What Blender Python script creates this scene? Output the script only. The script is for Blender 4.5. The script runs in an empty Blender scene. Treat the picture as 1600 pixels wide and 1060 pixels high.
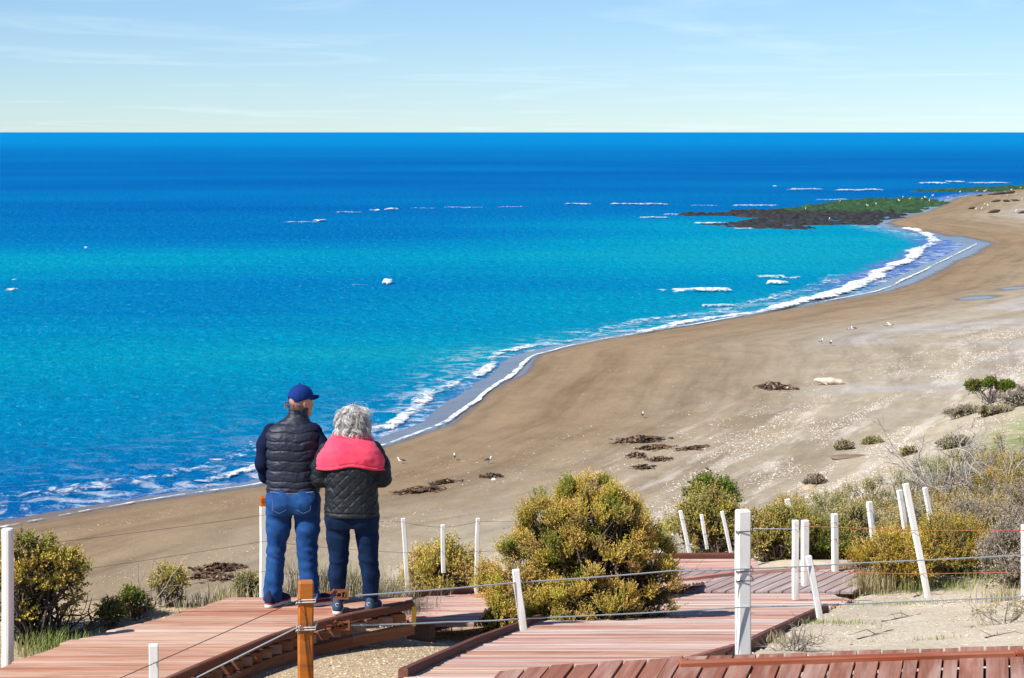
import bpy, bmesh, math, random
import numpy as np
from mathutils import Vector, Matrix

random.seed(7)
RNG = np.random.default_rng(7)
scene = bpy.context.scene
COL = scene.collection
R = math.radians

# ------------------------------------------------------------------ camera
PW, PH, FPX = 1600.0, 1060.0, 3400.0
CAM = np.array((0.0, 0.0, 12.0))
HORIZON = 206.0
PITCH = math.atan((PH / 2 - HORIZON) / FPX)
cam_data = bpy.data.cameras.new('camera')
cam_data.sensor_width = 36.0
cam_data.lens = FPX / PW * 36.0
cam_data.clip_start = 0.5
cam_data.clip_end = 60000.0
cam = bpy.data.objects.new('camera', cam_data)
COL.objects.link(cam)
cam.location = CAM
cam.rotation_euler = (R(90) - PITCH, 0, 0)
scene.camera = cam

# ------------------------------------------------------------------ sky
SUN_AZ = math.atan2(-0.80, -0.52)          # clockwise from +Y
SUN_EL = R(43)
world = bpy.data.worlds.new('World')
scene.world = world
world.use_nodes = True
wn, wl = world.node_tree.nodes, world.node_tree.links
wn.clear()
sky = wn.new('ShaderNodeTexSky')
sky.sky_type = 'NISHITA'
sky.sun_disc = False
sky.sun_elevation = SUN_EL
sky.sun_rotation = SUN_AZ
sky.altitude = 0
sky.air_density = 0.75
sky.dust_density = 0.0
sky.ozone_density = 4.0
tc = wn.new('ShaderNodeTexCoord')
sep = wn.new('ShaderNodeSeparateXYZ')
wl.new(tc.outputs['Generated'], sep.inputs[0])
zz = wn.new('ShaderNodeMath'); zz.operation = 'MAXIMUM'; zz.inputs[1].default_value = 0.0
wl.new(sep.outputs[2], zz.inputs[0])
za = wn.new('ShaderNodeMath'); za.operation = 'ADD'; za.inputs[1].default_value = 0.035
wl.new(zz.outputs[0], za.inputs[0])
du = wn.new('ShaderNodeMath'); du.operation = 'DIVIDE'
dv = wn.new('ShaderNodeMath'); dv.operation = 'DIVIDE'
wl.new(sep.outputs[0], du.inputs[0]); wl.new(za.outputs[0], du.inputs[1])
wl.new(sep.outputs[1], dv.inputs[0]); wl.new(za.outputs[0], dv.inputs[1])
cmb = wn.new('ShaderNodeCombineXYZ')
wl.new(du.outputs[0], cmb.inputs[0]); wl.new(dv.outputs[0], cmb.inputs[1])
cn = wn.new('ShaderNodeTexNoise')
cn.inputs['Scale'].default_value = 0.42
cn.inputs['Detail'].default_value = 7
cn.inputs['Roughness'].default_value = 0.55
cn.inputs['Distortion'].default_value = 1.6
wl.new(cmb.outputs[0], cn.inputs['Vector'])
cr = wn.new('ShaderNodeMapRange')
cr.inputs['From Min'].default_value = 0.52
cr.inputs['From Max'].default_value = 0.78
cr.inputs['To Max'].default_value = 0.30
wl.new(cn.outputs['Fac'], cr.inputs['Value'])
tint = wn.new('ShaderNodeMix'); tint.data_type = 'RGBA'; tint.blend_type = 'MULTIPLY'
tint.inputs[0].default_value = 1.0
tint.inputs[7].default_value = (0.80, 0.925, 1.07, 1)
wl.new(sky.outputs[0], tint.inputs[6])
cmix = wn.new('ShaderNodeMix'); cmix.data_type = 'RGBA'
wl.new(cr.outputs[0], cmix.inputs[0])
wl.new(tint.outputs[2], cmix.inputs[6])
cmix.inputs[7].default_value = (8.2, 9.4, 10.2, 1)
bg = wn.new('ShaderNodeBackground')
bg.inputs['Strength'].default_value = 0.071
wl.new(cmix.outputs[2], bg.inputs['Color'])
wo = wn.new('ShaderNodeOutputWorld')
wl.new(bg.outputs[0], wo.inputs[0])

# ------------------------------------------------------------------ sun, exposure
sun_data = bpy.data.lights.new('sun', 'SUN')
sun_data.energy = 4.2
sun_data.angle = R(0.53)
sun_data.color = (1.0, 0.955, 0.88)
sun = bpy.data.objects.new('sun', sun_data)
COL.objects.link(sun)
to_sun = Vector((math.sin(SUN_AZ) * math.cos(SUN_EL), math.cos(SUN_AZ) * math.cos(SUN_EL), math.sin(SUN_EL)))
sun.rotation_euler = to_sun.to_track_quat('Z', 'Y').to_euler()
sun.location = (-20, -15, 40)
vs = scene.view_settings
vs.view_transform = 'Standard'
vs.look = 'None'
vs.exposure = 0.75
vs.gamma = 1.0
scene.cycles.use_denoising = True
scene.cycles.max_bounces = 8
scene.cycles.transparent_max_bounces = 16

# ------------------------------------------------------------------ pixel helpers (photo pixel -> point of the place)
FWD = np.array((0, math.cos(PITCH), -math.sin(PITCH)))
UPV = np.array((0, math.sin(PITCH), math.cos(PITCH)))
def ray(px, py):
    return np.array(((px - PW / 2) / FPX, 0, 0)) + UPV * ((PH / 2 - py) / FPX) + FWD
def at_z(px, py, z):
    d = ray(px, py); t = (z - CAM[2]) / d[2]
    return CAM + d * t
def at_y(px, py, y):
    d = ray(px, py)
    return CAM + d * (y / d[1])
def smooth(a, b, x):
    t = np.clip((x - a) / (b - a), 0, 1)
    return t * t * (3 - 2 * t)

def _hash(ix, iy, iz, seed):
    h = (ix.astype(np.int64) * 374761393 + iy.astype(np.int64) * 668265263 + iz.astype(np.int64) * 2147483647 + seed * 974634757) & 0xffffffff
    h = ((h ^ (h >> 13)) * 1274126177) & 0xffffffff
    h = (h ^ (h >> 16)) & 0xffffffff
    return h / 4294967295.0
def vnoise(x, y, seed=0, z=None):
    x = np.asarray(x, float); y = np.asarray(y, float)
    ix = np.floor(x); iy = np.floor(y)
    fx = x - ix; fy = y - iy
    fx = fx * fx * (3 - 2 * fx); fy = fy * fy * (3 - 2 * fy)
    if z is None:
        zi = np.zeros_like(ix)
        a = _hash(ix, iy, zi, seed); b = _hash(ix + 1, iy, zi, seed)
        c = _hash(ix, iy + 1, zi, seed); d = _hash(ix + 1, iy + 1, zi, seed)
        return (a + (b - a) * fx) * (1 - fy) + (c + (d - c) * fx) * fy
    z = np.asarray(z, float); iz = np.floor(z); fz = z - iz; fz = fz * fz * (3 - 2 * fz)
    r = 0
    for k, wz in ((0, 1 - fz), (1, fz)):
        a = _hash(ix, iy, iz + k, seed); b = _hash(ix + 1, iy, iz + k, seed)
        c = _hash(ix, iy + 1, iz + k, seed); d = _hash(ix + 1, iy + 1, iz + k, seed)
        r = r + wz * ((a + (b - a) * fx) * (1 - fy) + (c + (d - c) * fx) * fy)
    return r
def fbm(x, y, seed=0, octaves=4, z=None):
    s = 0; a = 0.5; n = 0
    for o in range(octaves):
        s = s + a * vnoise(np.asarray(x) * 2 ** o, np.asarray(y) * 2 ** o, seed + o * 17, None if z is None else np.asarray(z) * 2 ** o)
        n += a; a *= 0.5
    return s / n

# ------------------------------------------------------------------ mesh helpers
def mesh_np(name, V, faces, mats=(), attrs=None, colors=None, smooth_shade=False):
    """faces: list of int arrays (n,k)"""
    me = bpy.data.meshes.new(name)
    V = np.asarray(V, dtype=np.float32)
    me.vertices.add(len(V)); me.vertices.foreach_set('co', V.ravel())
    faces = [np.asarray(f, dtype=np.int32) for f in faces if len(f)]
    loops = np.concatenate([f.ravel() for f in faces])
    tot = np.concatenate([np.full(len(f), f.shape[1], dtype=np.int32) for f in faces])
    start = np.concatenate(([0], np.cumsum(tot)[:-1])).astype(np.int32)
    me.loops.add(len(loops)); me.loops.foreach_set('vertex_index', loops)
    me.polygons.add(len(tot)); me.polygons.foreach_set('loop_start', start); me.polygons.foreach_set('loop_total', tot)
    me.polygons.foreach_set('use_smooth', np.full(len(tot), bool(smooth_shade)))
    for k, v in (attrs or {}).items():
        a = me.attributes.new(k, 'FLOAT', 'POINT'); a.data.foreach_set('value', np.asarray(v, dtype=np.float32))
    if colors is not None:
        c = np.ones((len(V), 4), dtype=np.float32); c[:, :3] = colors
        a = me.attributes.new('tone', 'FLOAT_COLOR', 'POINT'); a.data.foreach_set('color', c.ravel())
    for m in mats: me.materials.append(m)
    me.update(calc_edges=True)
    me.validate()
    return me
def link(name, me, parent=None, loc=None):
    o = bpy.data.objects.new(name, me); COL.objects.link(o)
    if parent is not None: o.parent = parent
    if loc is not None: o.location = loc
    return o
def empty(name, loc=(0, 0, 0), rz=0.0):
    o = bpy.data.objects.new(name, None); COL.objects.link(o)
    o.location = loc; o.rotation_euler = (0, 0, rz); o.empty_display_size = 0.1
    return o
def tag(o, label, cat, group=None):
    o['label'] = label; o['category'] = cat
    if group: o['group'] = group
    return o
def structure(o): o['kind'] = 'structure'; return o
def stuff(o, label=None, cat=None):
    o['kind'] = 'stuff'
    if label: o['label'] = label; o['category'] = cat
    return o
class Acc:
    """collects vertices, faces and vertex colours of one mesh"""
    def __init__(s): s.V = []; s.F = {}; s.C = []; s.n = 0
    def add(s, V, F, C=(1, 1, 1)):
        V = np.asarray(V, float).reshape(-1, 3); F = np.asarray(F)
        s.V.append(V); s.F.setdefault(F.shape[1], []).append(F + s.n)
        C = np.asarray(C, float)
        s.C.append(np.broadcast_to(C, (len(V), 3)).copy() if C.ndim == 1 else C)
        s.n += len(V)
    def mesh(s, name, mats, smooth_shade=False, offset=None):
        V = np.concatenate(s.V)
        if offset is not None: V = V - np.asarray(offset)
        return mesh_np(name, V, [np.concatenate(f) for f in s.F.values()], mats, None, np.concatenate(s.C), smooth_shade)
def tube(pts, rad, n=5, cap=True):
    P = np.asarray(pts, float); k = len(P)
    rad = np.broadcast_to(np.asarray(rad, float), (k,))
    T = np.gradient(P, axis=0); T /= np.linalg.norm(T, axis=1)[:, None] + 1e-9
    ref = np.array((0, 0, 1.0)) if abs(T[:, 2]).mean() < 0.8 else np.array((1.0, 0, 0))
    A = np.cross(T, ref); A /= np.linalg.norm(A, axis=1)[:, None] + 1e-9
    B = np.cross(T, A)
    an = np.linspace(0, 2 * math.pi, n, endpoint=False)
    V = P[:, None] + rad[:, None, None] * (np.cos(an)[None, :, None] * A[:, None] + np.sin(an)[None, :, None] * B[:, None])
    i = np.arange(k - 1)[:, None] * n; j = np.arange(n)[None]
    F = np.stack((i + j, i + (j + 1) % n, i + n + (j + 1) % n, i + n + j), -1).reshape(-1, 4)
    return V.reshape(-1, 3), F
def prism(bottom, top):
    """box-like solid from two rings with chamfered look kept simple: rings of equal length"""
    n = len(bottom)
    V = np.concatenate((bottom, top))
    Q = [(i, (i + 1) % n, n + (i + 1) % n, n + i) for i in range(n)]
    return V, Q

# ------------------------------------------------------------------ materials
def new_mat(name):
    m = bpy.data.materials.new(name); m.use_nodes = True
    nt = m.node_tree; b = nt.nodes['Principled BSDF']
    return m, nt.nodes, nt.links, b
def node(N, t, **kw):
    n = N.new(t)
    for k, v in kw.items():
        if k in n.inputs.keys() if hasattr(n.inputs, 'keys') else False: n.inputs[k].default_value = v
        else: setattr(n, k, v)
    return n
def noise(N, L, vec, scale, detail=4, rough=0.55, dist=0.0):
    n = N.new('ShaderNodeTexNoise')
    n.inputs['Scale'].default_value = scale; n.inputs['Detail'].default_value = detail
    n.inputs['Roughness'].default_value = rough; n.inputs['Distortion'].default_value = dist
    if vec is not None: L.new(vec, n.inputs['Vector'])
    return n
def mapped(N, L, src, scale=(1, 1, 1), rot=(0, 0, 0), loc=(0, 0, 0)):
    m = N.new('ShaderNodeMapping')
    m.inputs['Scale'].default_value = scale; m.inputs['Rotation'].default_value = rot; m.inputs['Location'].default_value = loc
    L.new(src, m.inputs['Vector']); return m.outputs[0]
def ramp(N, L, src, stops, interp='LINEAR'):
    r = N.new('ShaderNodeValToRGB'); r.color_ramp.interpolation = interp
    e = r.color_ramp.elements
    while len(e) < len(stops): e.new(0.5)
    for el, (p, c) in zip(e, stops):
        el.position = p; el.color = (*c, 1) if len(c) == 3 else c
    L.new(src, r.inputs[0]); return r.outputs[0]
def maprange(N, L, src, a, b, c=0.0, d=1.0, smoothstep=False):
    m = N.new('ShaderNodeMapRange')
    if smoothstep: m.interpolation_type = 'SMOOTHSTEP'
    m.inputs['From Min'].default_value = a; m.inputs['From Max'].default_value = b
    m.inputs['To Min'].default_value = c; m.inputs['To Max'].default_value = d
    L.new(src, m.inputs['Value']); return m.outputs[0]
def mix(N, L, fac, a, b, blend='MIX'):
    m = N.new('ShaderNodeMix'); m.data_type = 'RGBA'; m.blend_type = blend
    for sock, v in ((m.inputs[0], fac), (m.inputs[6], a), (m.inputs[7], b)):
        if isinstance(v, bpy.types.NodeSocket): L.new(v, sock)
        elif isinstance(v, (int, float)): sock.default_value = v
        else: sock.default_value = (*v, 1)
    return m.outputs[2]
def math_n(N, L, op, a, b=None, c=None):
    m = N.new('ShaderNodeMath'); m.operation = op
    for i, v in enumerate((a, b, c)):
        if v is None: continue
        if isinstance(v, bpy.types.NodeSocket): L.new(v, m.inputs[i])
        else: m.inputs[i].default_value = v
    return m.outputs[0]
def attr(N, name, out='Fac'):
    a = N.new('ShaderNodeAttribute'); a.attribute_name = name; return a.outputs[out]
def bump(N, L, b, height, strength=0.3, dist=0.02, prev=None):
    n = N.new('ShaderNodeBump'); n.inputs['Strength'].default_value = strength; n.inputs['Distance'].default_value = dist
    L.new(height, n.inputs['Height'])
    if prev is not None: L.new(prev, n.inputs['Normal'])
    if b is not None: L.new(n.outputs[0], b.inputs['Normal'])
    return n.outputs[0]

# ------------------------------------------------------------------ terrain shape
shore_px = [(-60, 842), (0, 829), (120, 806), (240, 786), (400, 764), (500, 738), (600, 699), (690, 668), (745, 625), (800, 588),
            (830, 558), (890, 543), (960, 530), (1100, 507), (1250, 480), (1370, 458), (1440, 425), (1500, 397), (1524, 383),
            (1490, 373), (1440, 363), (1400, 357), (1382, 350)]
shore = [at_z(x, y, 0.0)[:2] for x, y in shore_px]
far_px = [(1400, 343), (1450, 331), (1478, 319), (1490, 311), (1530, 304), (1575, 299), (1600, 292)]
shore_far = [at_z(x, y, 0.0)[:2] for x, y in far_px]
SH = np.array([(-70, -200), (-52, -40), (-38, 8), (-26, 40)] + [tuple(p) for p in shore] + [tuple(p) for p in shore_far] + [(260, 640), (800, 1300)])
LAND = np.concatenate((SH, np.array([(2500, 1300), (2500, -200)])))
def shore_dist(x, y):
    """+ inland, - out at sea"""
    x = np.asarray(x, float); y = np.asarray(y, float)
    d2 = np.full(x.shape, 1e18)
    for a, b in zip(SH[:-1], SH[1:]):
        ab = b - a
        t = np.clip(((x - a[0]) * ab[0] + (y - a[1]) * ab[1]) / (ab @ ab), 0, 1)
        d2 = np.minimum(d2, (x - a[0] - t * ab[0]) ** 2 + (y - a[1] - t * ab[1]) ** 2)
    ins = np.zeros(x.shape, bool)
    n = len(LAND)
    for i in range(n):
        a = LAND[i]; b = LAND[(i + 1) % n]
        if a[1] == b[1]: continue
        c = ((a[1] > y) != (b[1] > y)) & (x < (b[0] - a[0]) * (y - a[1]) / (b[1] - a[1]) + a[0])
        ins ^= c
    return np.where(ins, 1, -1) * np.sqrt(d2)
def itp(x, xs, ys): return np.interp(x, xs, ys)
def ground_parts(x, y):
    x = np.asarray(x, float); y = np.asarray(y, float)
    s = shore_dist(x, y)
    beach = itp(s, [-400, -60, -20, -4, 0, 5, 14, 28, 50, 90, 300], [-9, -4, -1.8, -.3, 0, .42, 1.1, 1.7, 2.1, 2.6, 5])
    beach = beach + 0.10 * (fbm(x / 7, y / 7, 3, 3) - .5) * smooth(4, 20, s)
    right = itp(y, [-20, 0, 9, 12, 24, 27, 35, 45, 62, 90, 200], [12.4, 10.35, 9.15, 8.80, 6.68, 6.58, 5.0, 3.5, 2.9, 3.2, 6])
    left = itp(y, [-20, 0, 9, 12, 13.4, 15, 16.6, 17.4, 18.0, 18.5, 19.3, 20.6, 24, 32, 45], [12.4, 10.35, 9.15, 8.65, 8.13, 8.06, 8.04, 8.13, 8.08, 7.95, 7.55, 6.8, 4.6, 2.2, 1.0])
    w = smooth(-2.3, -.3, x - 0.02 * (y - 18))
    dune = left * (1 - w) + right * w
    # dune foot along the coast
    xe = itp(y, [25, 28, 31, 36, 45, 52, 60, 71, 90, 140, 240, 480], [-3, -.5, 2.8, 5.0, 7.6, 10.3, 13, 17.5, 27, 54, 92, 172])
    b = x - xe + 1.4 * (fbm(x / 5, y / 5, 11, 3) - .5)
    k = np.where(y > 27, smooth(-8.0, 2.0, b), 1.0)
    dune = np.where(y > 27, dune * k + beach * (1 - k), dune)
    # seaward face of the dune left of the decks
    xl = itp(y, [-60, 0, 12, 15, 17, 19], [-24, -9.5, -6.0, -4.9, -4.2, -3.6])
    dune = np.where(y < 27, np.minimum(dune, dune + 0.75 * np.minimum(0, x - xl)), dune)
    # rise on the right of the decks
    dune = dune + 0.30 * smooth(2.2, 5.5, x - 0.19 * (y - 14)) * smooth(27, 20, y) * smooth(9, 13, y)
    xr = itp(y, [11.5, 14.0, 16.4, 21.6, 23.9, 25.6, 27], [1.0, 1.36, 1.88, 3.11, 3.72, 4.1, 3.2])
    dune = dune + 0.15 * smooth(-.1, .25, x - xr) * smooth(28, 25.5, y) * smooth(10.5, 12, y)
    dune = dune + 0.07 * (fbm(x / 1.3, y / 1.3, 5, 4) - .5) * smooth(11, 13, y)
    dune = dune - .40 * smooth(12.0, 11.6, y - .1 * x) * smooth(8.5, 9.5, y) * smooth(-.6, .2, x)
    h = 0.35
    t = np.clip(0.5 + 0.5 * (dune - beach) / h, 0, 1)
    z = beach * (1 - t) + dune * t + h * t * (1 - t)
    return z, s, dune - beach, b
def H(x, y):
    z = ground_parts(np.atleast_1d(np.asarray(x, float)), np.atleast_1d(np.asarray(y, float)))[0]
    return float(z[0]) if np.ndim(x) == 0 else z
def on_ground(px, py):
    d = ray(px, py); ts = np.geomspace(9, 900, 1500)
    P = CAM[:, None] + d[:, None] * ts
    z = H(P[0], P[1])
    hit = np.argmax(P[2] < z)
    t = ts[hit]
    return CAM + d * t

def axis(parts):
    out = []
    for a, b, s0, s1 in parts:
        x = a
        while x < b:
            out.append(x); f = (x - a) / (b - a); x += s0 * (1 - f) + s1 * f
    out.append(parts[-1][1]); return np.array(out)
gx = axis([(-160, -40, 20, 4), (-40, -7, 3, .5), (-7, 9, .14, .14), (9, 40, .3, .9), (40, 140, 1, 2.5), (140, 2400, 5, 300)])
gy = axis([(-190, 8, 25, 1), (8, 12, .5, .15), (12, 30, .14, .14), (30, 90, .16, .6), (90, 300, .6, 1.5), (300, 620, 1.6, 5), (620, 1290, 8, 60)])
GX, GY = np.meshgrid(gx, gy)
gz, gs, gd, gb = ground_parts(GX.ravel(), GY.ravel())
nx, ny = len(gx), len(gy)
ii = (np.arange(ny - 1)[:, None] * nx + np.arange(nx - 1)[None]).ravel()
quads = np.stack((ii, ii + 1, ii + nx + 1, ii + nx), 1)
keep = (gs > -30)[quads].any(1)
quads = quads[keep]
X, Y = GX.ravel(), GY.ravel()
dune_mask = smooth(-0.2, 0.7, gd) * (1 - .6 * smooth(33, 43, Y))
shell = smooth(9, 2, np.abs(gb + 6.2 + 0.02 * Y)) * smooth(34, 44, Y)
shell = np.maximum(shell, 0.55 * smooth(11, 3, np.abs(gb + 10)) * smooth(60, 75, Y))
shell = np.maximum(shell, 0.6 * smooth(30, 8, np.abs(gb + 6)) * smooth(150, 300, Y))
flat = smooth(13, 18, gs) * smooth(34, 25, gs) * smooth(78, 88, Y) * (1 - dune_mask)
green = smooth(-2.5, 1.5, gb) * smooth(43, 48, Y) * smooth(95, 70, Y)
chips = smooth(1.2, -0.6, X - itp(Y, [12, 14, 16, 20, 24], [-.5, -.4, -.25, .3, 2])) * smooth(26, 20, Y)
shoreside = smooth(60, 100, Y)

m_sand, N, L, B = new_mat('sand')
geo = N.new('ShaderNodeNewGeometry'); pos = geo.outputs['Position']
n_big = noise(N, L, mapped(N, L, pos, (.10, .22, .1)), 1.0, 5, .6).outputs['Fac']
n_mid = noise(N, L, pos, 1.3, 6, .62).outputs['Fac']
n_fine = noise(N, L, pos, 22, 6, .7).outputs['Fac']
n_grit = noise(N, L, pos, 90, 3, .7).outputs['Fac']
beach_c = mix(N, L, ramp(N, L, n_big, [(.3, (0, 0, 0)), (.7, (1, 1, 1))]), (.36, .295, .20), (.46, .385, .275))
beach_c = mix(N, L, maprange(N, L, n_mid, .35, .7), beach_c, (.40, .35, .27))
damp = attr(N, 'damp'); wet = attr(N, 'wet')
beach_c = mix(N, L, damp, beach_c, (.27, .185, .105))
flat_n = math_n(N, L, 'MULTIPLY', attr(N, 'flat'), ramp(N, L, noise(N, L, mapped(N, L, pos, (.05, .10, .1), (0, 0, .4)), 1.0, 5, .55).outputs['Fac'], [(.46, (0, 0, 0)), (.52, (1, 1, 1))]))
beach_c = mix(N, L, flat_n, beach_c, (.45, .415, .385))
dune_c = mix(N, L, maprange(N, L, n_mid, .3, .7), (.60, .51, .37), (.70, .615, .475))
chip_c = mix(N, L, maprange(N, L, n_fine, .35, .65), (.42, .315, .195), (.60, .475, .32))
dune_c = mix(N, L, attr(N, 'chips'), dune_c, chip_c)
col = mix(N, L, attr(N, 'dune'), beach_c, dune_c)
sh_n = noise(N, L, mapped(N, L, mapped(N, L, pos, (1, 1, 1), (0, 0, .36)), (1.1, .16, 1)), 1.0, 8, .70).outputs['Fac']
sh_f = math_n(N, L, 'MULTIPLY', attr(N, 'shell'), ramp(N, L, sh_n, [(.52, (0, 0, 0)), (.64, (.8, .8, .8))]))
col = mix(N, L, sh_f, col, (.70, .63, .54))
gr_n = noise(N, L, pos, 1.8, 9, .82).outputs['Fac']
gr_f = math_n(N, L, 'MULTIPLY', attr(N, 'green'), ramp(N, L, gr_n, [(.42, (0, 0, 0)), (.54, (1, 1, 1))]))
col = mix(N, L, gr_f, col, (.23, .29, .09))
tide = noise(N, L, mapped(N, L, attr(N, 'coastline', 'Vector'), (.55, .035, 1)), 1.0, 6, .66).outputs['Fac']
col = mix(N, L, math_n(N, L, 'SUBTRACT', 1.0, attr(N, 'dune')), col, mix(N, L, 1.0, col, ramp(N, L, tide, [(.34, (.74, .71, .68)), (.50, (.97, .97, .97)), (.66, (1.10, 1.09, 1.07))]), 'MULTIPLY'))
patch = noise(N, L, mapped(N, L, pos, (1.0, .45, 1)), .8, 6, .7).outputs['Fac']
col = mix(N, L, .7, col, ramp(N, L, patch, [(.36, (.80, .78, .76)), (.55, (1, 1, 1)), (.7, (1.08, 1.07, 1.06))]), 'MULTIPLY')
grit = ramp(N, L, n_grit, [(.30, (.62, .6, .58)), (.52, (1, 1, 1)), (.75, (1.12, 1.1, 1.08))])
col = mix(N, L, .8, col, grit, 'MULTIPLY')
fine = ramp(N, L, n_fine, [(.3, (.8, .79, .78)), (.55, (1, 1, 1)), (.8, (1.1, 1.1, 1.1))])
col = mix(N, L, .8, col, fine, 'MULTIPLY')
col = mix(N, L, wet, col, (.13, .10, .085))
L.new(col, B.inputs['Base Color'])
L.new(maprange(N, L, wet, 0, 1, .95, .18), B.inputs['Roughness'])
L.new(maprange(N, L, wet, 0, 1, .15, .4), B.inputs['Specular IOR Level'])
hsum = math_n(N, L, 'ADD', math_n(N, L, 'MULTIPLY', n_mid, 1.4), math_n(N, L, 'MULTIPLY', n_fine, .5))
bst = N.new('ShaderNodeBump'); bst.inputs['Distance'].default_value = .06
L.new(hsum, bst.inputs['Height']); L.new(maprange(N, L, wet, 0, 1, .75, .02), bst.inputs['Strength'])
L.new(bst.outputs[0], B.inputs['Normal'])
wet_a = smooth(.9, .3, gs - 1.2 * (fbm(X / 6, Y / 9, 31, 3) - .5) - 1.2 * smooth(140, 175, Y) * smooth(262, 235, Y)) * smooth(55, 75, Y)
pool = np.zeros(len(X))
for (a, c, rx, ry) in ((1533, 453, 36, 4), (1590, 437, 34, 2)):
    p = at_z(a, c, 1.6); rr = at_z(a, c + ry, 1.6)
    pool = np.maximum(pool, smooth(1.3, .8, np.sqrt(((X - p[0] - .35 * (Y - p[1])) / (rx / FPX * p[1])) ** 2 + ((Y - p[1]) / max(2.0, abs(rr[1] - p[1]))) ** 2) + .5 * (fbm(X / 2, Y / 4, 8, 3) - .5)))
ground_me = mesh_np('ground', np.stack((X, Y, gz), 1), [quads], [m_sand],
    {'dune': dune_mask, 'shell': shell, 'flat': flat, 'green': green, 'chips': chips,
     'damp': smooth(20, 4, gs + 3 * (fbm(X / 5, Y / 5, 21, 3) - .5)) * (1 - dune_mask), 'wet': np.maximum(wet_a, pool)}, None, True)
cl = ground_me.attributes.new('coastline', 'FLOAT_VECTOR', 'POINT'); cl.data.foreach_set('vector', np.stack((gs, X + Y, np.zeros(len(X))), 1).astype(np.float32).ravel())
ground = structure(link('ground', ground_me))

# ------------------------------------------------------------------ sea
sx = axis([(-9000, -300, 1500, 30), (-300, -60, 12, 1.5), (-60, 110, .75, .75), (110, 300, 1, 12), (300, 9000, 30, 1500)])
sy = axis([(-200, 50, 40, 1), (50, 180, .55, .7), (180, 420, .9, 2.6), (420, 1000, 3, 20), (1000, 40000, 40, 5000)])
SX, SY = np.meshgrid(sx, sy); SX = SX.ravel(); SY = SY.ravel()
ss = -shore_dist(SX, SY)
damp_w = smooth(0, 16, ss)
ph = SY * .62 + 2.2 * fbm(SX / 22, SY / 16, 41, 3) * 3 + .05 * SX
ph2 = SY * 1.35 - .5 * SX + 5 * fbm(SX / 9, SY / 9, 44, 2)
wz = .7 * (.13 * np.sin(ph) * (.4 + fbm(SX / 30, SY / 12, 42, 2)) + .05 * np.sin(ph2) + .22 * (fbm(SX / 4.5, SY / 2.2, 43, 3) - .5)) * damp_w
wz = wz * smooth(600, 250, SY)
nsx = len(sx); nsy = len(sy)
ii = (np.arange(nsy - 1)[:, None] * nsx + np.arange(nsx - 1)[None]).ravel()
sq = np.stack((ii, ii + 1, ii + nsx + 1, ii + nsx), 1)
sq = sq[(ss > -14)[sq].any(1)]
# how shallow / sandy the water is
bands = fbm((SX * .95 + SY * .31) / 110, (SY - .25 * SX) / 70, 51, 3)
bands2 = fbm((SX + SY * .2) / 45, (SY - .2 * SX) / 17, 54, 3)
shallow = itp(SY, [50, 70, 85, 98, 112, 126, 142, 170, 230, 290, 350, 460, 700, 3000], [.05, .15, .22, .38, .56, .66, .55, .46, .44, .36, .24, .08, .10, .2])
shallow = shallow + .38 * smooth(-25, 30, SX - .05 * (SY - 150)) * smooth(70, 120, SY) * smooth(350, 260, SY) + .8 * (bands - .5) * smooth(1200, 250, SY) + .45 * (bands2 - .5) * smooth(380, 150, SY)
shallow = np.clip(shallow, 0, 1)
swash = np.maximum(smooth(2.2, .5, ss), smooth(6.5, 4.0, ss + 2.0 * (fbm(SX / 5, SY / 7, 58, 3) - .5)) * smooth(150, 185, SY) * smooth(262, 235, SY)) * smooth(55, 70, SY)
farlight = smooth(650, 2600, SY)
m_sea, N, L, B = new_mat('sea_water')
geo = N.new('ShaderNodeNewGeometry'); pos = geo.outputs['Position']
sh = attr(N, 'shallow')
n1 = noise(N, L, mapped(N, L, pos, (.0035, .009, 1), (0, 0, .12)), 1.0, 5, .58, .6).outputs['Fac']
n2 = noise(N, L, mapped(N, L, pos, (1.5, .85, 1)), 1.0, 6, .72).outputs['Fac']
base = ramp(N, L, math_n(N, L, 'ADD', sh, math_n(N, L, 'MULTIPLY_ADD', n1, .5, -.25)),
            [(0.0, (.0, .105, .36)), (.35, (.0, .18, .43)), (.75, (.0, .30, .455)), (1.0, (.008, .38, .44))])
base = mix(N, L, attr(N, 'farlight'), base, (.0, .215, .50))
base = mix(N, L, maprange(N, L, n2, .3, .75, 0, .8), base, mix(N, L, .5, base, (.0, .05, .20)), 'MIX')  # shaded ripple troughs, darkened in the water colour
base = mix(N, L, attr(N, 'swash'), base, (.075, .165, .42))
# swash lace close to the beach
lace_n = noise(N, L, mapped(N, L, pos, (.5, .5, 1)), 1.1, 8, .72, 1.2).outputs['Fac']
lace = math_n(N, L, 'MULTIPLY', attr(N, 'lace'), ramp(N, L, lace_n, [(.50, (0, 0, 0)), (.60, (1, 1, 1))]))
spark_n = noise(N, L, mapped(N, L, pos, (2.4, 1.2, 1)), 1.0, 6, .75).outputs['Fac']
spark = ramp(N, L, spark_n, [(.56, (0, 0, 0)), (.74, (.9, .9, .9))])
base = mix(N, L, spark, base, (.06, .42, .66))  # glints on the ripples, painted into the water colour
base = mix(N, L, lace, base, (.80, .85, .88))
L.new(base, B.inputs['Base Color'])
B.inputs['Roughness'].default_value = .22
B.inputs['Specular IOR Level'].default_value = .02
nb1 = noise(N, L, mapped(N, L, pos, (1.1, .8, 1)), 1.0, 8, .70).outputs['Fac']
bmp = bump(N, L, None, nb1, 1.0, .45)
dif = N.new('ShaderNodeBsdfDiffuse'); L.new(base, dif.inputs['Color']); L.new(bmp, dif.inputs['Normal'])
gls = N.new('ShaderNodeBsdfGlossy'); gls.inputs['Roughness'].default_value = .15; L.new(bmp, gls.inputs['Normal']); gls.inputs['Color'].default_value = (.35, .75, 1, 1)
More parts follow.
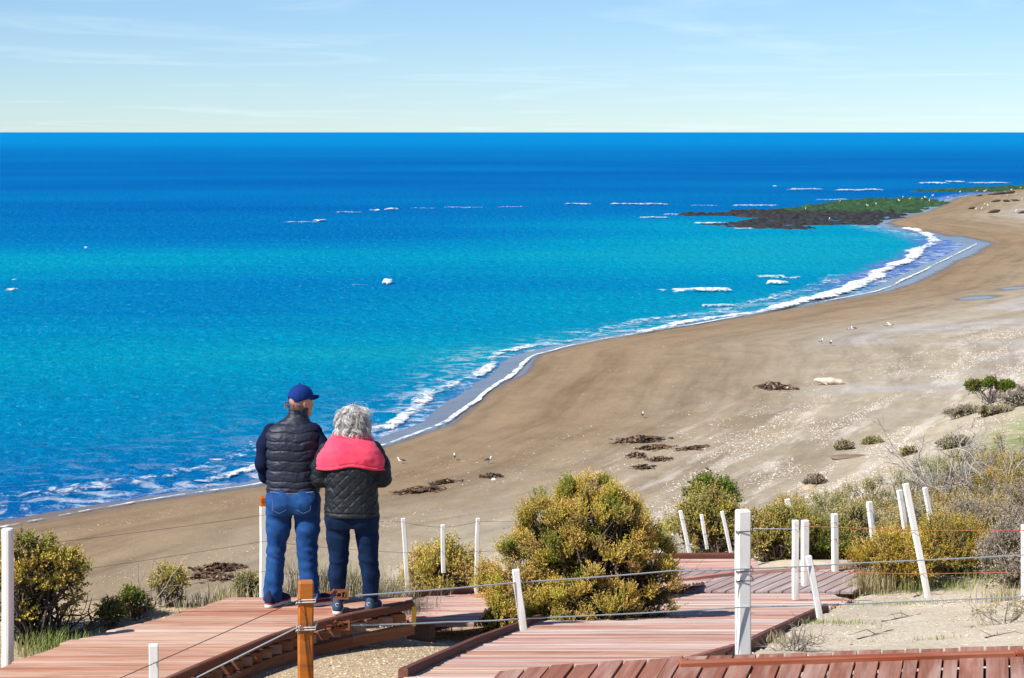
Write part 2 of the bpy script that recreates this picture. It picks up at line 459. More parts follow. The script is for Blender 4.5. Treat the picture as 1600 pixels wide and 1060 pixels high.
mxs = N.new('ShaderNodeMixShader'); mxs.inputs[0].default_value = .03
L.new(dif.outputs[0], mxs.inputs[1]); L.new(gls.outputs[0], mxs.inputs[2]); L.new(mxs.outputs[0], N['Material Output'].inputs['Surface'])
lace_a = smooth(6.5, 1.0, ss) * smooth(-2.5, .5, ss) * .62
lace_a = np.maximum(lace_a, .18 * smooth(16, 3, ss) * smooth(0, 3, ss) * smooth(110, 60, SY))
sea_me = mesh_np('sea', np.stack((SX, SY, wz), 1), [sq], [m_sea], {'shallow': shallow, 'farlight': farlight, 'lace': lace_a, 'swash': swash}, None, True)
sea = structure(link('sea', sea_me))

# ------------------------------------------------------------------ foam on the sea (parts of the sea)
m_foam, N, L, B = new_mat('sea_foam')
geo = N.new('ShaderNodeNewGeometry'); pos = geo.outputs['Position']
B.inputs['Base Color'].default_value = (.86, .89, .92, 1); B.inputs['Roughness'].default_value = .8
fn = noise(N, L, mapped(N, L, pos, (2.0, 1.1, 1)), 1.0, 8, .75, .6).outputs['Fac']
cov = attr(N, 'cover')
al = maprange(N, L, math_n(N, L, 'SUBTRACT', math_n(N, L, 'ADD', cov, fn), 1.0), -.06, .10)
L.new(al, B.inputs['Alpha'])
bump(N, L, B, fn, .6, .2)
def foam_patch(name, cx, cy, lx, ly, hz, seed, dens=1.0):
    nu = max(14, int(lx / .35)); nv = max(8, int(ly / .35)); nu = min(nu, 120); nv = min(nv, 24)
    U, Vv = np.meshgrid(np.linspace(-1, 1, nu), np.linspace(-1, 1, nv))
    U = U.ravel(); Vv = Vv.ravel()
    xx = cx + U * lx / 2; yy = cy + Vv * ly / 2 + 1.2 * (fbm(xx / 5, np.full_like(xx, seed), seed, 3) - .5) * ly * .5
    edge = smooth(1.0, .55, np.abs(U) + .5 * (fbm(xx / 3, yy / 3, seed + 3, 3) - .5)) * smooth(1.0, .25, np.abs(Vv))
    z = .05 + .35 * hz * edge * (.35 + .9 * fbm(xx / 1.2, yy / 1.2, seed + 5, 3)) - .10 * (1 - edge)
    i = (np.arange(nv - 1)[:, None] * nu + np.arange(nu - 1)[None]).ravel()
    me = mesh_np(name, np.stack((xx, yy, z), 1), [np.stack((i, i + 1, i + nu + 1, i + nu), 1)], [m_foam], {'cover': .17 + edge * dens * .30}, None, True)
    return link(name, me, sea)
# photo pixel x, y, width in px, depth in metres, height in metres, density
caps = [(470, 347, 84, 6, .5, .95), (500, 345, 30, 5, .9, 1.3), (545, 332, 66, 9, .5, .9), (612, 327, 34, 6, .9, 1.2), (585, 329, 24, 6, .7, 1.1), (660, 325, 60, 8, .4, .85),
        (725, 324, 90, 8, .4, .95), (800, 323, 60, 6, .4, .9), (905, 319, 64, 7, .6, 1.1), (1000, 319, 120, 8, .7, 1.15), (1100, 321, 60, 7, .4, .9),
        (606, 441, 20, 6, 1.2, 1.35), (566, 444, 44, 3, .3, .85), (18, 452, 22, 4, .7, 1.3), (137, 386, 8, 3, .5, 1.2), (22, 436, 8, 3, .3, 1.1),
        (1095, 452, 116, 5, .75, 1.35), (1205, 431, 70, 5, .6, 1.15), (1235, 433, 44, 3, .5, 1.1), (1216, 442, 52, 4, .8, 1.4), (1120, 477, 76, 3.5, .5, 1.15), (1040, 452, 60, 3, .3, .85),
        (1260, 296, 70, 12, .8, 1.15), (1345, 297, 110, 12, .8, 1.15), (1240, 297, 30, 9, .7, 1.0), (1460, 287, 60, 14, 1.1, 1.2), (1490, 284, 40, 12, 1.0, 1.2), (1545, 286, 90, 12, .9, 1.2), (1210, 291, 8, 6, .6, 1.3),
        (1020, 340, 70, 6, .5, 1.15), (1050, 335, 40, 5, .5, 1.1), (1110, 348, 80, 5, .5, 1.2), (1160, 357, 50, 4, .5, 1.1), (1180, 321, 100, 6, .6, 1.1), (1300, 312, 70, 7, .6, 1.1), (1140, 333, 40, 4, .4, 1.0), (1195, 341, 30, 4, .4, 1.1)]
for k, (px, py, w, dep, hz, den) in enumerate(caps):
    p = at_z(px, py, 0.15)
    foam_patch('whitecap', p[0], p[1], w / FPX * p[1], dep, hz, 100 + 7 * k, den)
def along(P, step):
    P = np.asarray(P, float); seg = np.linalg.norm(np.diff(P, axis=0), axis=1); c = np.concatenate(([0], np.cumsum(seg)))
    t = np.arange(0, c[-1], step)
    return np.stack([np.interp(t, c, P[:, k]) for k in range(P.shape[1])], 1), t
def smooth_line(P, it=6):
    P = np.array(P, float)
    for _ in range(it): P[1:-1] = .25 * P[:-2] + .5 * P[1:-1] + .25 * P[2:]
    return P
def foam_ribbon(name, line, off, width, hz, seed, dens, wob):
    Q, t = along(line, .35)
    Q = smooth_line(Q, 20)
    T = np.gradient(Q, axis=0); T /= np.linalg.norm(T, axis=1)[:, None]
    Nn = np.stack((-T[:, 1], T[:, 0]), 1)                    # towards the sea
    nv = 12; v = np.linspace(-1, 1, nv)
    o = off + wob * (fbm(t / 9, t * 0, seed, 4) - .5) * 2
    wv = width * (.45 + 1.1 * fbm(t / 7, t * 0 + 3, seed + 2, 3))
    P = Q[:, None] + Nn[:, None] * (o[:, None, None] + v[None, :, None] * wv[:, None, None] * .5)
    x = P[..., 0].ravel(); y = P[..., 1].ravel()
    V = np.broadcast_to(v, P.shape[:2]).ravel()
    edge = smooth(1.0, .2, np.abs(V))
    patch = (.55 + .9 * fbm(x / 6, y / 6, seed + 4, 3))
    z = np.maximum(0, H(x, y)) + .05 + hz * .5 * edge * (.3 + fbm(x / .9, y / .9, seed + 5, 3))
    n = len(Q); i = (np.arange(n - 1)[:, None] * nv + np.arange(nv - 1)[None]).ravel()
    me = mesh_np(name, np.stack((x, y, z), 1), [np.stack((i, i + 1, i + nv + 1, i + nv), 1)], [m_foam], {'cover': .20 + edge * dens * patch * .27}, None, True)
    return link(name, me, sea)
iA = 4; coast = SH[iA:iA + len(shore)]
foam_ribbon('swash_foam', coast[:19], -.1, .55, .04, 300, 1.35, .35)
foam_ribbon('swash_foam', coast[4:12], 2.2, 1.6, .10, 310, 1.1, 1.0)
foam_ribbon('swash_foam', coast[0:7], 4.5, 3.0, .10, 320, .75, 1.6)
bayline = [at_z(a, b, 0)[:2] for a, b in ((1000, 527), (1090, 507), (1180, 492), (1260, 474), (1330, 452), (1375, 432), (1410, 412), (1445, 392), (1468, 376), (1452, 366), (1420, 359))]
foam_ribbon('breaker_foam', bayline, .4, 2.7, .30, 330, 1.45, 1.0)
foam_ribbon('breaker_foam', bayline[:6], 3.4, 3.5, .15, 340, .85, 1.4)
# ------------------------------------------------------------------ rock reefs
m_reef, N, L, B = new_mat('reef_rock')
geo = N.new('ShaderNodeNewGeometry'); pos = geo.outputs['Position']
rn = noise(N, L, pos, .8, 7, .7).outputs['Fac']
rock = mix(N, L, maprange(N, L, rn, .35, .65), (.010, .011, .011), (.032, .030, .024))
weed = mix(N, L, maprange(N, L, rn, .35, .65), (.012, .045, .012), (.032, .095, .018))
wf = maprange(N, L, math_n(N, L, 'ADD', attr(N, 'weed'), math_n(N, L, 'MULTIPLY_ADD', rn, 1.2, -.6)), .30, .62)
L.new(mix(N, L, wf, rock, weed), B.inputs['Base Color']); B.inputs['Roughness'].default_value = .7
bump(N, L, B, rn, .8, .3)
def inside(poly, x, y):
    ins = np.zeros(x.shape, bool); n = len(poly)
    for i in range(n):
        a = poly[i]; b = poly[(i + 1) % n]
        if a[1] == b[1]: continue
        ins ^= ((a[1] > y) != (b[1] > y)) & (x < (b[0] - a[0]) * (y - a[1]) / (b[1] - a[1]) + a[0])
    return ins
def pdist(poly, x, y):
    d2 = np.full(x.shape, 1e18)
    for i in range(len(poly)):
        a = np.array(poly[i]); b = np.array(poly[(i + 1) % len(poly)]); ab = b - a
        t = np.clip(((x - a[0]) * ab[0] + (y - a[1]) * ab[1]) / (ab @ ab + 1e-9), 0, 1)
        d2 = np.minimum(d2, (x - a[0] - t * ab[0]) ** 2 + (y - a[1] - t * ab[1]) ** 2)
    return np.where(inside(poly, x, y), 1, -1) * np.sqrt(d2)
def reef(name, polypx, step, hmax, weedf, seed, label):
    poly = [at_z(a, b, .3)[:2] for a, b in polypx]
    P = np.array(poly); lo = P.min(0) - 3; hi = P.max(0) + 3
    xs = np.arange(lo[0], hi[0], step); ys = np.arange(lo[1], hi[1], step * 1.3)
    XX, YY = np.meshgrid(xs, ys); x = XX.ravel(); y = YY.ravel()
    d = pdist(poly, x, y) + 5 * (fbm(x / 5, y / 9, seed, 4) - .5) - 3.5 * smooth(.56, .66, fbm(x / 14, y / 8, seed + 9, 3))
    # cobbly lumps
    cell = np.abs(vnoise(x / 1.3, y / 1.6, seed + 1) - .5) + np.abs(vnoise(x / .6, y / .8, seed + 2) - .5) * .6
    z = -.7 + smooth(-2, 4, d) * (hmax * .8 + 1.2 * hmax * (cell - .3) + .5 * hmax * fbm(x / 9, y / 9, seed + 3, 3))
    wv = weedf(x, y)
    n1, n2 = len(xs), len(ys); i = (np.arange(n2 - 1)[:, None] * n1 + np.arange(n1 - 1)[None]).ravel()
    q = np.stack((i, i + 1, i + n1 + 1, i + n1), 1); q = q[(d > -2.5)[q].any(1)]
    me = mesh_np(name, np.stack((x, y, z), 1), [q], [m_reef], {'weed': wv}, None, False)
    o = link(name, me); o['kind'] = 'structure'; o['label'] = label
    return o
reef('rock_reef', [(1075, 348), (1120, 343), (1170, 340), (1130, 337), (1060, 336), (1040, 333), (1100, 330), (1170, 327), (1240, 322), (1300, 312), (1360, 309), (1430, 308), (1492, 309), (1500, 318), (1470, 325), (1440, 334), (1405, 344), (1380, 350), (1330, 349), (1296, 350), (1290, 356), (1230, 358), (1160, 355)],
     .55, .85, lambda x, y: .12 + smooth(305, 345, y + .25 * (x - 60)) * .85 + .1 * smooth(60, 80, x), 61, 'dark cobbled reef with green weed running out from the sandy point')
reef('rock_reef', [(1395, 298), (1440, 295), (1500, 292), (1560, 290), (1610, 288), (1660, 288), (1660, 296), (1560, 299), (1480, 300)],
     1.0, .9, lambda x, y: np.full_like(x, .95), 71, 'green weedy reef farther along the coast')

# ------------------------------------------------------------------ wood
def wood_mat(name, tones, rough=.75, grain=1.0, wear=(.62, .55, .50), wear_amt=.5):
    m, N, L, B = new_mat(name)
    tcn = N.new('ShaderNodeTexCoord'); oi = N.new('ShaderNodeObjectInfo')
    off = N.new('ShaderNodeCombineXYZ')
    for k in range(3): L.new(math_n(N, L, 'MULTIPLY', oi.outputs['Random'], 37.0 + 11 * k), off.inputs[k])
    va = N.new('ShaderNodeVectorMath'); va.operation = 'ADD'
    L.new(tcn.outputs['Object'], va.inputs[0]); L.new(off.outputs[0], va.inputs[1])
    v = va.outputs[0]
    g1 = noise(N, L, mapped(N, L, v, (1.6, 38 * grain, 38 * grain)), 1.0, 6, .65, .4).outputs['Fac']
    g2 = noise(N, L, mapped(N, L, v, (.8, 9, 9)), 1.0, 5, .6, .3).outputs['Fac']
    n = len(tones)
    tone = ramp(N, L, oi.outputs['Random'], [(i / max(1, n - 1), t) for i, t in enumerate(tones)])
    c = mix(N, L, ramp(N, L, g1, [(.3, (.6, .6, .6)), (.58, (0, 0, 0))]), tone, (.12, .05, .035))
    c = mix(N, L, math_n(N, L, 'MULTIPLY', ramp(N, L, g2, [(.46, (0, 0, 0)), (.66, (1, 1, 1))]), wear_amt), c, wear)
    L.new(c, B.inputs['Base Color']); B.inputs['Roughness'].default_value = rough
    B.inputs['Specular IOR Level'].default_value = .12
    bump(N, L, B, g1, .35, .004)
    return m
m_deck = wood_mat('deck_wood', [(.43, .185, .115), (.55, .33, .23), (.39, .15, .09), (.59, .39, .285), (.47, .23, .15), (.61, .44, .34)], .85, wear=(.66, .52, .42), wear_amt=.45)
m_pale = wood_mat('bleached_deck_wood', [(.40, .125, .095), (.62, .50, .44), (.50, .24, .19), (.66, .58, .53), (.43, .14, .11), (.60, .40, .33), (.46, .17, .13), (.64, .52, .45)], .85, wear=(.70, .62, .52), wear_amt=.6)
m_red = wood_mat('red_deck_wood', [(.25, .09, .055), (.34, .15, .105), (.28, .11, .075), (.37, .18, .135)], .75, wear=(.50, .36, .30), wear_amt=.6)
m_grey = wood_mat('grey_deck_wood', [(.35, .22, .19), (.42, .35, .33), (.30, .15, .12), (.45, .39, .37)], .8, wear=(.50, .46, .46), wear_amt=.6)
m_rail = wood_mat('kerb_wood', [(.13, .045, .03), (.17, .062, .04)], .7, wear=(.25, .13, .10), wear_amt=.4)
m_rail_red = wood_mat('red_kerb_wood', [(.30, .075, .034), (.34, .095, .045)], .6, wear=(.46, .24, .15), wear_amt=.5)
m_orange = wood_mat('varnished_post_wood', [(.44, .125, .016), (.48, .145, .02)], .45, grain=.6, wear=(.54, .21, .05), wear_amt=.4)
m_block = wood_mat('plank_end_wood', [(.19, .07, .035), (.29, .13, .06), (.24, .10, .05)], .8, wear_amt=.2)
m_white, N, L, B = new_mat('white_paint')
tcn = N.new('ShaderNodeTexCoord')
pn = noise(N, L, mapped(N, L, tcn.outputs['Object'], (14, 14, 2.2)), 1.0, 6, .65).outputs['Fac']
L.new(mix(N, L, ramp(N, L, pn, [(.52, (0, 0, 0)), (.68, (1, 1, 1))]), (.78, .765, .72), (.54, .49, .41)), B.inputs['Base Color'])
B.inputs['Roughness'].default_value = .65
bump(N, L, B, pn, .3, .004)
m_yellow, N, L, B = new_mat('yellow_paint'); B.inputs['Base Color'].default_value = (.75, .50, .03, 1); B.inputs['Roughness'].default_value = .6
def metal_mat(name, c, rough, metallic=.6):
    m, N, L, B = new_mat(name)
    geo = N.new('ShaderNodeNewGeometry'); n = noise(N, L, geo.outputs['Position'], 60, 3, .6).outputs['Fac']
    L.new(mix(N, L, n, c, tuple(x * .65 for x in c)), B.inputs['Base Color'])
    B.inputs['Roughness'].default_value = rough; B.inputs['Metallic'].default_value = metallic
    return m
m_wire = metal_mat('galvanised_wire', (.62, .68, .70), .45, .3)
m_rustwire = metal_mat('rusty_wire', (.42, .13, .05), .8, .0)
m_darkwire = metal_mat('dark_wire', (.10, .085, .075), .6, .2)
m_rust = metal_mat('rusted_iron', (.27, .085, .025), .9, .0)

def solid(name, corners_top, thick, mat, parent, chamfer=.006, up=(0, 0, 1)):
    """plank from 4 top corners (near-left, near-right, far-right, far-left): own origin and grain along its length"""
    a, b, c, d = [np.asarray(p, float) for p in corners_top]
    o = (a + b + c + d) / 4
    X = (b + c) - (a + d); X /= np.linalg.norm(X)
    Yv = (d + c) - (a + b); Z = np.cross(X, Yv); Z /= np.linalg.norm(Z)
    Yv = np.cross(Z, X)
    M = np.stack((X, Yv, Z), 1)
    loc = [(p - o) @ M for p in (a, b, c, d)]
    def inset(P, e):
        m = sum(P) / 4
        return [np.array((p[0] - np.sign(p[0] - m[0]) * e, p[1] - np.sign(p[1] - m[1]) * e, p[2])) for p in P]
    r0 = [p + np.array((0, 0, -thick)) for p in loc]
    r1 = [p + np.array((0, 0, -chamfer)) for p in loc]
    r2 = inset(loc, chamfer)
    V = np.array(r0 + r1 + r2)
    Q = [(3, 2, 1, 0), (8, 9, 10, 11)]
    for k in range(4):
        j = (k + 1) % 4
        Q += [(k, j, 4 + j, 4 + k), (4 + k, 4 + j, 8 + j, 8 + k)]
    me = mesh_np(name, V, [np.array(Q)], [mat])
    ob = link(name, me, parent)
    ob.matrix_local = Matrix.Translation(Vector(o)) @ Matrix(M.tolist()).to_4x4()
    return ob
def beam(name, a, b, w, h, mat, parent):
    """beam from a to b (points on its top centre line)"""
    a = np.asarray(a, float); b = np.asarray(b, float)
    d = b - a; n = np.cross((0, 0, 1), d); n /= np.linalg.norm(n); n = n * w / 2
    return solid(name, (a - n, b - n, b + n, a + n), h, mat, parent, .008)
def ribbon(parent, L_, R_, zf, y0, y1, pitch, gap, mat, seed, jag=.03):
    """planks lying across a walkway whose edges are the polylines L_ and R_ (x by y)"""
    rg = random.Random(seed)
    Lp = np.array(L_); Rp = np.array(R_)
    y = y0
    while y < y1:
        w = pitch * rg.uniform(.93, 1.05)
        e0, e1 = rg.uniform(-jag, jag), rg.uniform(-jag, jag)
        dz = rg.uniform(-.004, .004); sk = rg.uniform(-.006, .006)
        ya, yb = y + gap / 2, y + w - gap / 2
        c = []
        for yy, P, e in ((ya, Lp, e0), (ya, Rp, e1), (yb, Rp, e1), (yb, Lp, e0)):
            x = np.interp(yy, P[:, 1], P[:, 0]) + e
            c.append((x, yy + sk * (1 if P is Rp else -1), zf(x, yy) + dz))
        solid('plank', c, .035, mat(rg) if callable(mat) else mat, parent)
        y += w
def zplane(z): return lambda x, y: z

# ---- walkway with the two people on it
ZL = 8.26
lookout = structure(empty('boardwalk', (-2.2, 16.2, 7.9))); lookout['label'] = 'weathered red plank lookout boardwalk on which the couple stand'
def PZ(px, py, z): return at_z(px, py, z)
le = [PZ(a, b, ZL) for a, b in ((-330, 1150), (-120, 1088), (0, 1044), (123, 997), (225, 972), (315, 947), (356, 934))]
re_ = [PZ(a, b, ZL) for a, b in ((120, 1150), (225, 1083), (300, 1049), (420, 1000), (465, 986), (543, 966), (640, 947), (648, 938))]
Lk = [(p[0], p[1]) for p in le] + [(le[-1][0] + .1, le[-1][1] + .3)]
Rk = [(p[0], p[1]) for p in re_]
def unpar(o):
    return o
INV = {}
def P0(empty_ob):
    return empty_ob
# children are placed in world space: give every walkway root an identity matrix
lookout.location = (0, 0, 0)
far_y = le[-1][1]
ribbon(lookout, Lk, Rk, zplane(ZL), le[0][1], far_y, .137, .014, m_deck, 1)
for a, b in zip(re_[:-2], re_[1:-1]):
    a = a + np.array((0.02, -.02, .045)); b = b + np.array((0.02, -.02, .045))
    beam('edge_rail', a, b, .05, .06, m_rail, lookout)
# fascia under the right edge: plank ends and boards
Q, t = along([(p[0], p[1]) for p in re_[2:7]], .135)
for k, (x, y) in enumerate(Q):
    gzz = H(x + .05, y - .05)
    solid('plank_end', [(x - .05, y - .045, ZL - .04), (x + .07, y - .02, ZL - .04), (x + .04, y + .05, ZL - .04), (x - .08, y + .03, ZL - .04)], .07, m_block, lookout)
for a, b, dz in ((re_[1], re_[2], -.12), (re_[2], re_[3], -.12), (re_[3], re_[4], -.12), (re_[4], re_[5], -.13), (re_[5], re_[6], -.13)):
    beam('fascia_board', a + np.array((.03, -.03, dz)), b + np.array((.03, -.03, dz)), .035, .09, m_block, lookout)
e = re_[6]
yl = solid('end_trim', [(e[0] + .02, e[1] - .06, ZL + .01), (e[0] + .05, e[1] - .06, ZL + .01), (e[0] + .05, e[1] + .02, ZL + .01), (e[0] + .02, e[1] + .02, ZL + .01)], .16, m_yellow, lookout)
yl['label'] = 'yellow painted end piece'
# ---- lower walkway behind the big bush
ramp_w = structure(empty('boardwalk')); ramp_w['label'] = 'bleached grey ramp boardwalk passing behind the large bush'
def z_ramp(x, y): return float(np.interp(y, [17.5, 18.8, 24.6, 27], [7.98, 7.93, 6.86, 6.80]))
ribbon(ramp_w, [(-.80, 17.5), (-.95, 18.3), (-.86, 18.9), (-.1, 20.5), (1.1, 24.6), (1.35, 26.2)], [(-.30, 17.5), (-.22, 18.3), (.1, 18.9), (.95, 20.5), (2.2, 24.5), (2.95, 25.4), (2.95, 26.2)], z_ramp, 17.62, 26.1, .137, .012, m_pale, 2)
for (a, b) in (((-.97, 18.2), (-.86, 18.95)), ((-.86, 18.95), (-.1, 20.5)), ((-.1, 20.5), (1.1, 24.6)), ((1.15, 26.15), (2.9, 26.2))):
    beam('edge_rail', (*a, z_ramp(*a) + .06), (*b, z_ramp(*b) + .06), .06, .10, m_rail, ramp_w)
step = [PZ(a, b, 7.92) for a, b in ((668, 988), (716, 970), (735, 974), (690, 992))]
for k in range(3):
    o = np.array((.10 * k - .05, .13 * k, 0))
    solid('step_plank', [PZ(662, 985, 7.9) + o, PZ(735, 966, 7.9) + o, PZ(742, 961, 7.9) + o, PZ(668, 979, 7.9) + o], .05, m_red, ramp_w)
beam('step_riser', PZ(640, 972, 8.0), PZ(676, 976, 8.0), .09, .2, m_block, ramp_w)
# ---- middle walkway
ZM = lambda x, y: 8.95 - .175 * (y - 12)
def PM(px, py):
    d = ray(px, py); t = (8.95 + .175 * 12 - 12) / (d[2] + .175 * d[1]); return CAM + d * t
midw = structure(empty('boardwalk')); midw['label'] = 'bleached red sloping boardwalk leading down past the large bush'
lm = [PM(a, b) for a, b in ((615, 1064), (630, 1058), (745, 1006), (850, 967), (970, 952), (1060, 942))]
rm = [PM(a, b) for a, b in ((1085, 1064), (1130, 1032), (1190, 1000), (1290, 952), (1330, 937))]
ribbon(midw, [(p[0], p[1]) for p in lm], [(p[0], p[1]) for p in rm], ZM, 11.95, 24.0, .137, .014, lambda r: m_pale if r.random() < .8 else m_deck, 3)
for P in (lm[1:5], rm[1:4]):
    for a, b in zip(P[:-1], P[1:]):
        beam('edge_rail', a + np.array((0, 0, .05)), b + np.array((0, 0, .05)), .055, .10, m_rail, midw)
# ---- landing with diagonal planks
land = structure(empty('boardwalk')); land['label'] = 'small grey landing with diagonal planks at the foot of the sloping boardwalk'
ZP = 6.86
lx0, lx1, ly0, ly1 = 1.55, 4.0, 24.08, 25.35
dirp = np.array((.52, .854)); per = np.array((.854, -.52))
def clip_plank(u0, u1):
    """quad strip between per-offsets u0..u1 clipped to the landing's near and far edge"""
    c = []
    for u, yv in ((u0, ly0), (u1, ly0), (u1, ly1), (u0, ly1)):
        t = (yv - u * per[1]) / dirp[1]
        c.append(np.array((u * per[0] + t * dirp[0], yv, ZP)))
    return c
base_u = lx0 * per[0] + ly0 * per[1]
for k in range(-4, 19):
    u = -11.7 + .137 * k + .0
    c = clip_plank(u, u + .122)
    if min(p[0] for p in c) < lx0 - .6 or max(p[0] for p in c) > lx1 + .75: continue
    a, b, cc, d = c
    solid('plank', [b, cc, d, a], .035, m_grey, land)
beam('edge_rail', (1.75, 24.55, ZP + .03), (2.7, 25.0, ZP + .05), .05, .07, m_pale, land)
beam('edge_rail', (2.7, 25.0, ZP + .05), (4.3, 25.55, ZP + .05), .06, .07, m_pale, land)
# ---- nearest walkway
near = structure(empty('boardwalk')); near['label'] = 'dark red boardwalk across the bottom right corner'
ZN = 9.10
fe = [PZ(a, b, ZN)[:2] for a, b in ((700, 1064), (780, 1058), (1065, 1037), (1600, 1020), (1760, 1016))]
fe = np.array(fe); fdir = fe[-1] - fe[1]; fdir /= np.linalg.norm(fdir); pdir = np.array((fdir[1] * .9 + .10, 1.0)); pdir = np.array((-.215, -.977)); 
rg = random.Random(9)
Qf, tf = along(fe[1:], .01); ti = [0.0]
while ti[-1] < tf[-1] - .2: ti.append(ti[-1] + rg.choice([.139, .139, .142, .150, .135, .085, .120]))
Q = np.stack([np.interp(ti, tf, Qf[:, k]) for k in range(2)], 1)
for k in range(len(Q) - 1):
    a = Q[k] + (Q[k + 1] - Q[k]) * .06; b = Q[k + 1] - (Q[k + 1] - Q[k]) * rg.uniform(.03, .07)
    e0 = rg.uniform(-.02, .012)
    dz = rg.uniform(-.004, .004)
    A = a - pdir * e0; Bq = b - pdir * e0
    C = b + pdir * 1.9; D = a + pdir * 1.9
    pts = [(*D, ZN + dz), (*A, ZN + dz), (*Bq, ZN + dz), (*C, ZN + dz)]
    solid('plank', [pts[0], pts[1], pts[2], pts[3]] if False else [pts[3], pts[2], pts[1], pts[0]][::-1], .04, m_red, near)
b0 = PZ(1062, 1033, ZN + .07); b1 = PZ(1584, 1017, ZN + .07); b2 = PZ(1760, 1013, ZN + .07)
beam('edge_rail', b0, b1, .06, .075, m_rail_red, near)
beam('edge_rail', b1 + np.array((.01, 0, .002)), b2, .06, .075, m_rail_red, near)
beam('edge_rail', PZ(1066, 1030, ZN + .06), PM(1150, 1018) + np.array((0, 0, .05)), .06, .08, m_rail_red, near)
for off, wd in ((.16, .20), (.55, .16), (1.2, .12)):  # unseen wide joists, added to shade the gaps between planks
    beam('gap_shade_joist', (fe[1][0] + .1, fe[1][1] - off, ZN - .05), (fe[-1][0], fe[-1][1] - off, ZN - .05), wd, .16, m_rail, near)

# ------------------------------------------------------------------ fences
def post(parent, px, ptop, pbot, Y, w, mat, name='post', pxb=None, sink=.12, yaw=.0, label=None, round_=False, depth=None):
    t = at_y(px, ptop, Y); b = at_y(px if pxb is None else pxb, pbot, Y)
    ax = t - b; ln = np.linalg.norm(ax); ax /= ln
    b = b - ax * sink; ln += sink
    e = .10 * w
    hw = w / 2; hd = (depth or w) / 2
    if round_:
        ring = [(hw * math.cos(a), hd * math.sin(a)) for a in np.linspace(0, 2 * math.pi, 14, endpoint=False)]
    else:
        ring = [(-hw + e, -hd), (hw - e, -hd), (hw, -hd + e), (hw, hd - e), (hw - e, hd), (-hw + e, hd), (-hw, hd - e), (-hw, -hd + e)]
    n = len(ring)
    lev = [(0, 1), (ln * .35, 1), (ln * .7, 1.0), (ln - e, 1), (ln, .86)]
    rg = random.Random(int(px * 7 + ptop))
    V = []
    for z, s in lev:
        ox, oy = (rg.uniform(-.003, .003), rg.uniform(-.003, .003)) if 0 < z < ln - e else (0, 0)
        V += [(x * s + ox, y * s + oy, z) for x, y in ring]
    Q = [(k * n + i, k * n + (i + 1) % n, (k + 1) * n + (i + 1) % n, (k + 1) * n + i) for k in range(len(lev) - 1) for i in range(n)]
    V = np.array(V)
    me = mesh_np(name, V, [np.array(Q), np.array([list(range(len(V) - n, len(V)))])], [mat], None, None, False)
    o = link(name, me, parent)
    rot = Vector(ax).to_track_quat('Z', 'Y').to_matrix() if False else Vector((0, 0, 1)).rotation_difference(Vector(ax)).to_matrix()
    o.matrix_local = Matrix.Translation(Vector(b)) @ (rot @ Matrix.Rotation(yaw, 3, 'Z')).to_4x4()
    if label: o['label'] = label
    return o
def wire(parent, pts, r, mat, sag=.0, name='wire'):
    """pts: (px, py, Y)"""
    P = [at_y(a, b, c) for a, b, c in pts]
    out = []
    for a, b in zip(P[:-1], P[1:]):
        for t in np.linspace(0, 1, 7)[:-1]:
            out.append(a + (b - a) * t + np.array((0, 0, -sag * 4 * t * (1 - t))))
    out.append(P[-1])
    V, F = tube(out, r, 6)
    return link(name, mesh_np(name, V, [F], [mat], None, None, True), parent)
def tie(parent, px, py, Y, w, mat, name='wire_tie'):
    c = at_y(px, py, Y); h = w / 2 + .004
    pts = [c + np.array(p) for p in ((-h, -h, 0), (h, -h, .004), (h, h, .01), (-h, h, .004), (-h, -h, -.008))]
    V, F = tube(pts, .0035, 5)
    return link(name, mesh_np(name, V, [F], [mat], None, None, False), parent)

f1 = empty('wire_fence'); tag(f1, 'nearest two-wire fence with orange post and thick white post in front of the couple', 'fence')
p = post(f1, 478, 908, 1200, 10.8, .076, m_orange, yaw=.16, label='varnished orange square post')
post(f1, 1161, 797, 1032, 12.25, .076, m_white, yaw=.22, label='thick white square post behind the dark red boardwalk', sink=.2)
post(f1, 240, 1007, 1110, 10.3, .046, m_white, 'batten', yaw=.15)
post(f1, 806, 890, 984, 11.5, .040, m_white, 'batten', pxb=818, sink=0, yaw=.1)
post(f1, 1263, 869, 965, 12.45, .036, m_white, 'batten', pxb=1281, sink=0, yaw=.1)
post(f1, 1690, 800, 1000, 13.6, .076, m_white, yaw=.2)
wire(f1, [(555, 931, 10.9), (812, 910, 11.5), (1052, 892, 12.0), (1161, 889, 12.2), (1340, 880, 12.6), (1690, 862, 13.5)], .0042, m_wire, .004)
wire(f1, [(548, 977, 10.9), (700, 972, 11.25), (815, 967, 11.5), (1161, 949, 12.2), (1400, 941, 12.75), (1690, 927, 13.5)], .0042, m_wire, .004)
wire(f1, [(470, 936, 10.75), (240, 1037, 10.27), (100, 1098, 9.9)], .0022, m_darkwire, .0)
wire(f1, [(470, 978, 10.75), (305, 1060, 10.4), (200, 1110, 10.2)], .0036, m_wire, .0)
for yy in (935, 978):
    tie(f1, 479, yy, 10.8, .09, m_wire); tie(f1, 479, yy + 4, 10.8, .088, m_wire)
    wire(f1, [(489, yy + 2, 10.78), (517 if yy == 935 else 520, yy - 1, 10.83)], .0035, m_rust)
wire(f1, [(463, 938, 10.72), (487, 980, 10.72)], .0016, m_darkwire); wire(f1, [(464, 981, 10.72), (488, 1022, 10.72)], .0016, m_darkwire)
for yy in (829, 891, 906):
    tie(f1, 1163, yy, 12.25, .086, m_darkwire)
